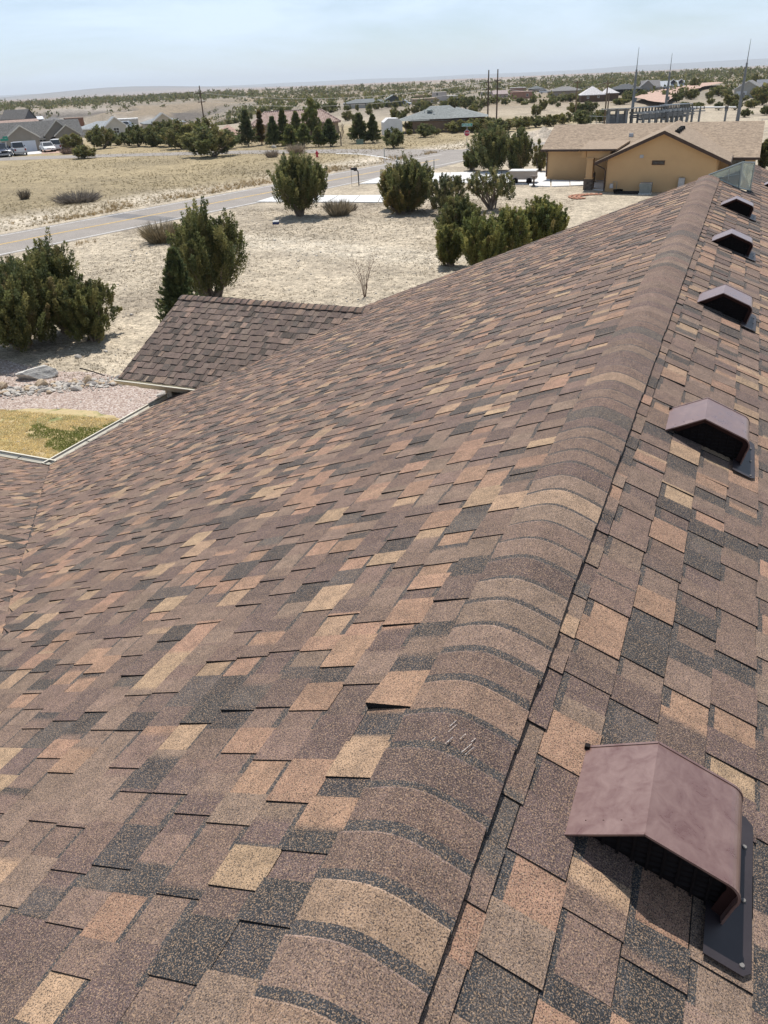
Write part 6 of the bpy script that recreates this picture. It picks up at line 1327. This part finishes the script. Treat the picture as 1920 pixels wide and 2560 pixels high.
bus_frame('left bank of steel bus frames right of the left mast', (-15.59, 148.66), rad(52), 5, 5.6, 2.6, 1.75)
bus_frame('right bank of steel bus frames around the middle mast', (-11.94, 151.64), rad(52), 6, 5.6, 2.4, 1.9)
sx_ = (-20.33, 146.07); o = empty('switchgear_canopy', (*sx_, 0), rad(14), 'sloping metal canopy on thick posts left of the left mast', 'canopy')
for i in range(3):
    for y in (-1.0, 1.2): b = MB(); b.box(-1.6 + i * 1.4 - .2, -1.6 + i * 1.4 + .2, y - .2, y + .2, -.3, 2.5); b.build('post', M_GALV, o)
b = MB(); b.box(-2.6, 2.6, -1.8, 2.4, 2.55, 2.65, M=Matrix.Rotation(rad(-3), 4, 'X')); b.build('roof', M_GLT, o); b = MB(); b.box(-2.0, 1.6, -1.15, -.95, 2.3, 2.55); b.build('girder', M_GALV, o); b = MB(); b.box(-1.8, 1.2, -.6, .8, .0, 1.8); b.build('cabinet', M_GALV, o)
for lab, g_, wd in (('left pedestal with grey switch boxes behind the ochre roof', (-9.68, 146.82), .55), ('middle pedestal with a crossbar behind the ochre roof', (-7.76, 146.23), .8), ('right plain pedestal under the white pipe', (-3.86, 145.01), .25)):
    o = empty('bus_pedestal', (*g_, 0), face(g_), lab, 'pedestal', 'substation pedestals'); b = MB(); b.tube([(0, 0, -.3), (0, 0, 2.2)], [.17, .15], 8); b.build('post', M_GALV, o); b = MB(); b.box(-wd, wd, -.25, .25, 1.9, 2.2 if wd < .7 else 2.05); b.build('crossbar', M_GALV, o)
    for q in (-.7, 0, .7): b = MB(); b.tube([(q * wd, 0, 2.2), (q * wd, 0, 2.6)], [.11, .08], 7); b.build('insulator', M_INS, o)
p0_, p1_ = (-10.26, 159.90), (-2.70, 155.97); b = MB(); b.tube([(*p0_, 1.95), (*p1_, 1.95)], [.14, .14], 8); tag(b.build('bus_pipe', WHITE), 'long white horizontal pipe across the substation', 'pipe')
def fence(label, pts, h_, n):
    o = empty('chain_fence', (*pts[0], 0), 0, label, 'fence'); o0 = Vector((*pts[0], 0))
    for p, q in zip(pts, pts[1:]):
        p, q = Vector((*p, 0)) - o0, Vector((*q, 0)) - o0
        for k in range(n + 1): b = MB(); a_ = p.lerp(q, k / n); b.tube([a_, a_ + Vector((0, 0, h_))], [.04, .04], 5); b.build('post', M_GALV, o)
        b = MB()
        for z_ in (.05, h_): b.tube([p + Vector((0, 0, z_)), q + Vector((0, 0, z_))], [.025, .025], 4)
        b.build('rail', M_GLT, o)
fence('low grey fence at the left of the substation', [(-26.32, 149.88), (-20.56, 144.18)], 1.5, 5)
fence('grey fence behind the bus frames', [(-17.86, 155.79), (-10.09, 157.55)], 1.6, 8)
fence('wire fence right of the ochre house', [(1.33, 128.25), (5.94, 133.36)], 1.5, 4)
# bank of pale earth left of the ochre roof
b = MB(); b0 = Vector((*(-26.14, 117.79), 0)); 
ng = 14
for i in range(ng):
    for j in range(8):
        def Q_(i, j): x = -6 + 12 * i / ng; y = -3 + 9 * j / 8; return (x, y, -.1 + 1.5 * math.exp(-((x / 3.6) ** 2 + ((y - 1.5) / 2.4) ** 2)) * (1 + .3 * math.sin(i * 2.1 + j * 1.3)))
        b.poly([Q_(i, j), Q_(i + 1, j), Q_(i + 1, j + 1), Q_(i, j + 1)])
tag(b.build('earth_bank', pm('pale earth', (.50, .43, .34), (.36, .30, .24), .8, .95, fine=5), None, tuple(b0), rad(20)), kind='structure')
# ------------------------------------------------------------------ haze
b = MB(); b.box(-33500, 33500, -33500, 33500, -160, 260); hz = b.build('haze', []); tag(hz, kind='stuff')
m = bpy.data.materials.new('thin air'); m.use_nodes = True; t = m.node_tree; t.nodes.clear(); pv = N(t, 'ShaderNodeVolumePrincipled'); pv.inputs['Color'].default_value = (.87, .935, 1, 1); pv.inputs['Density'].default_value = 7.5e-5; pv.inputs['Anisotropy'].default_value = .2
mo_ = N(t, 'ShaderNodeOutputMaterial'); t.links.new(pv.outputs[0], mo_.inputs['Volume']); hz.data.materials.append(m)
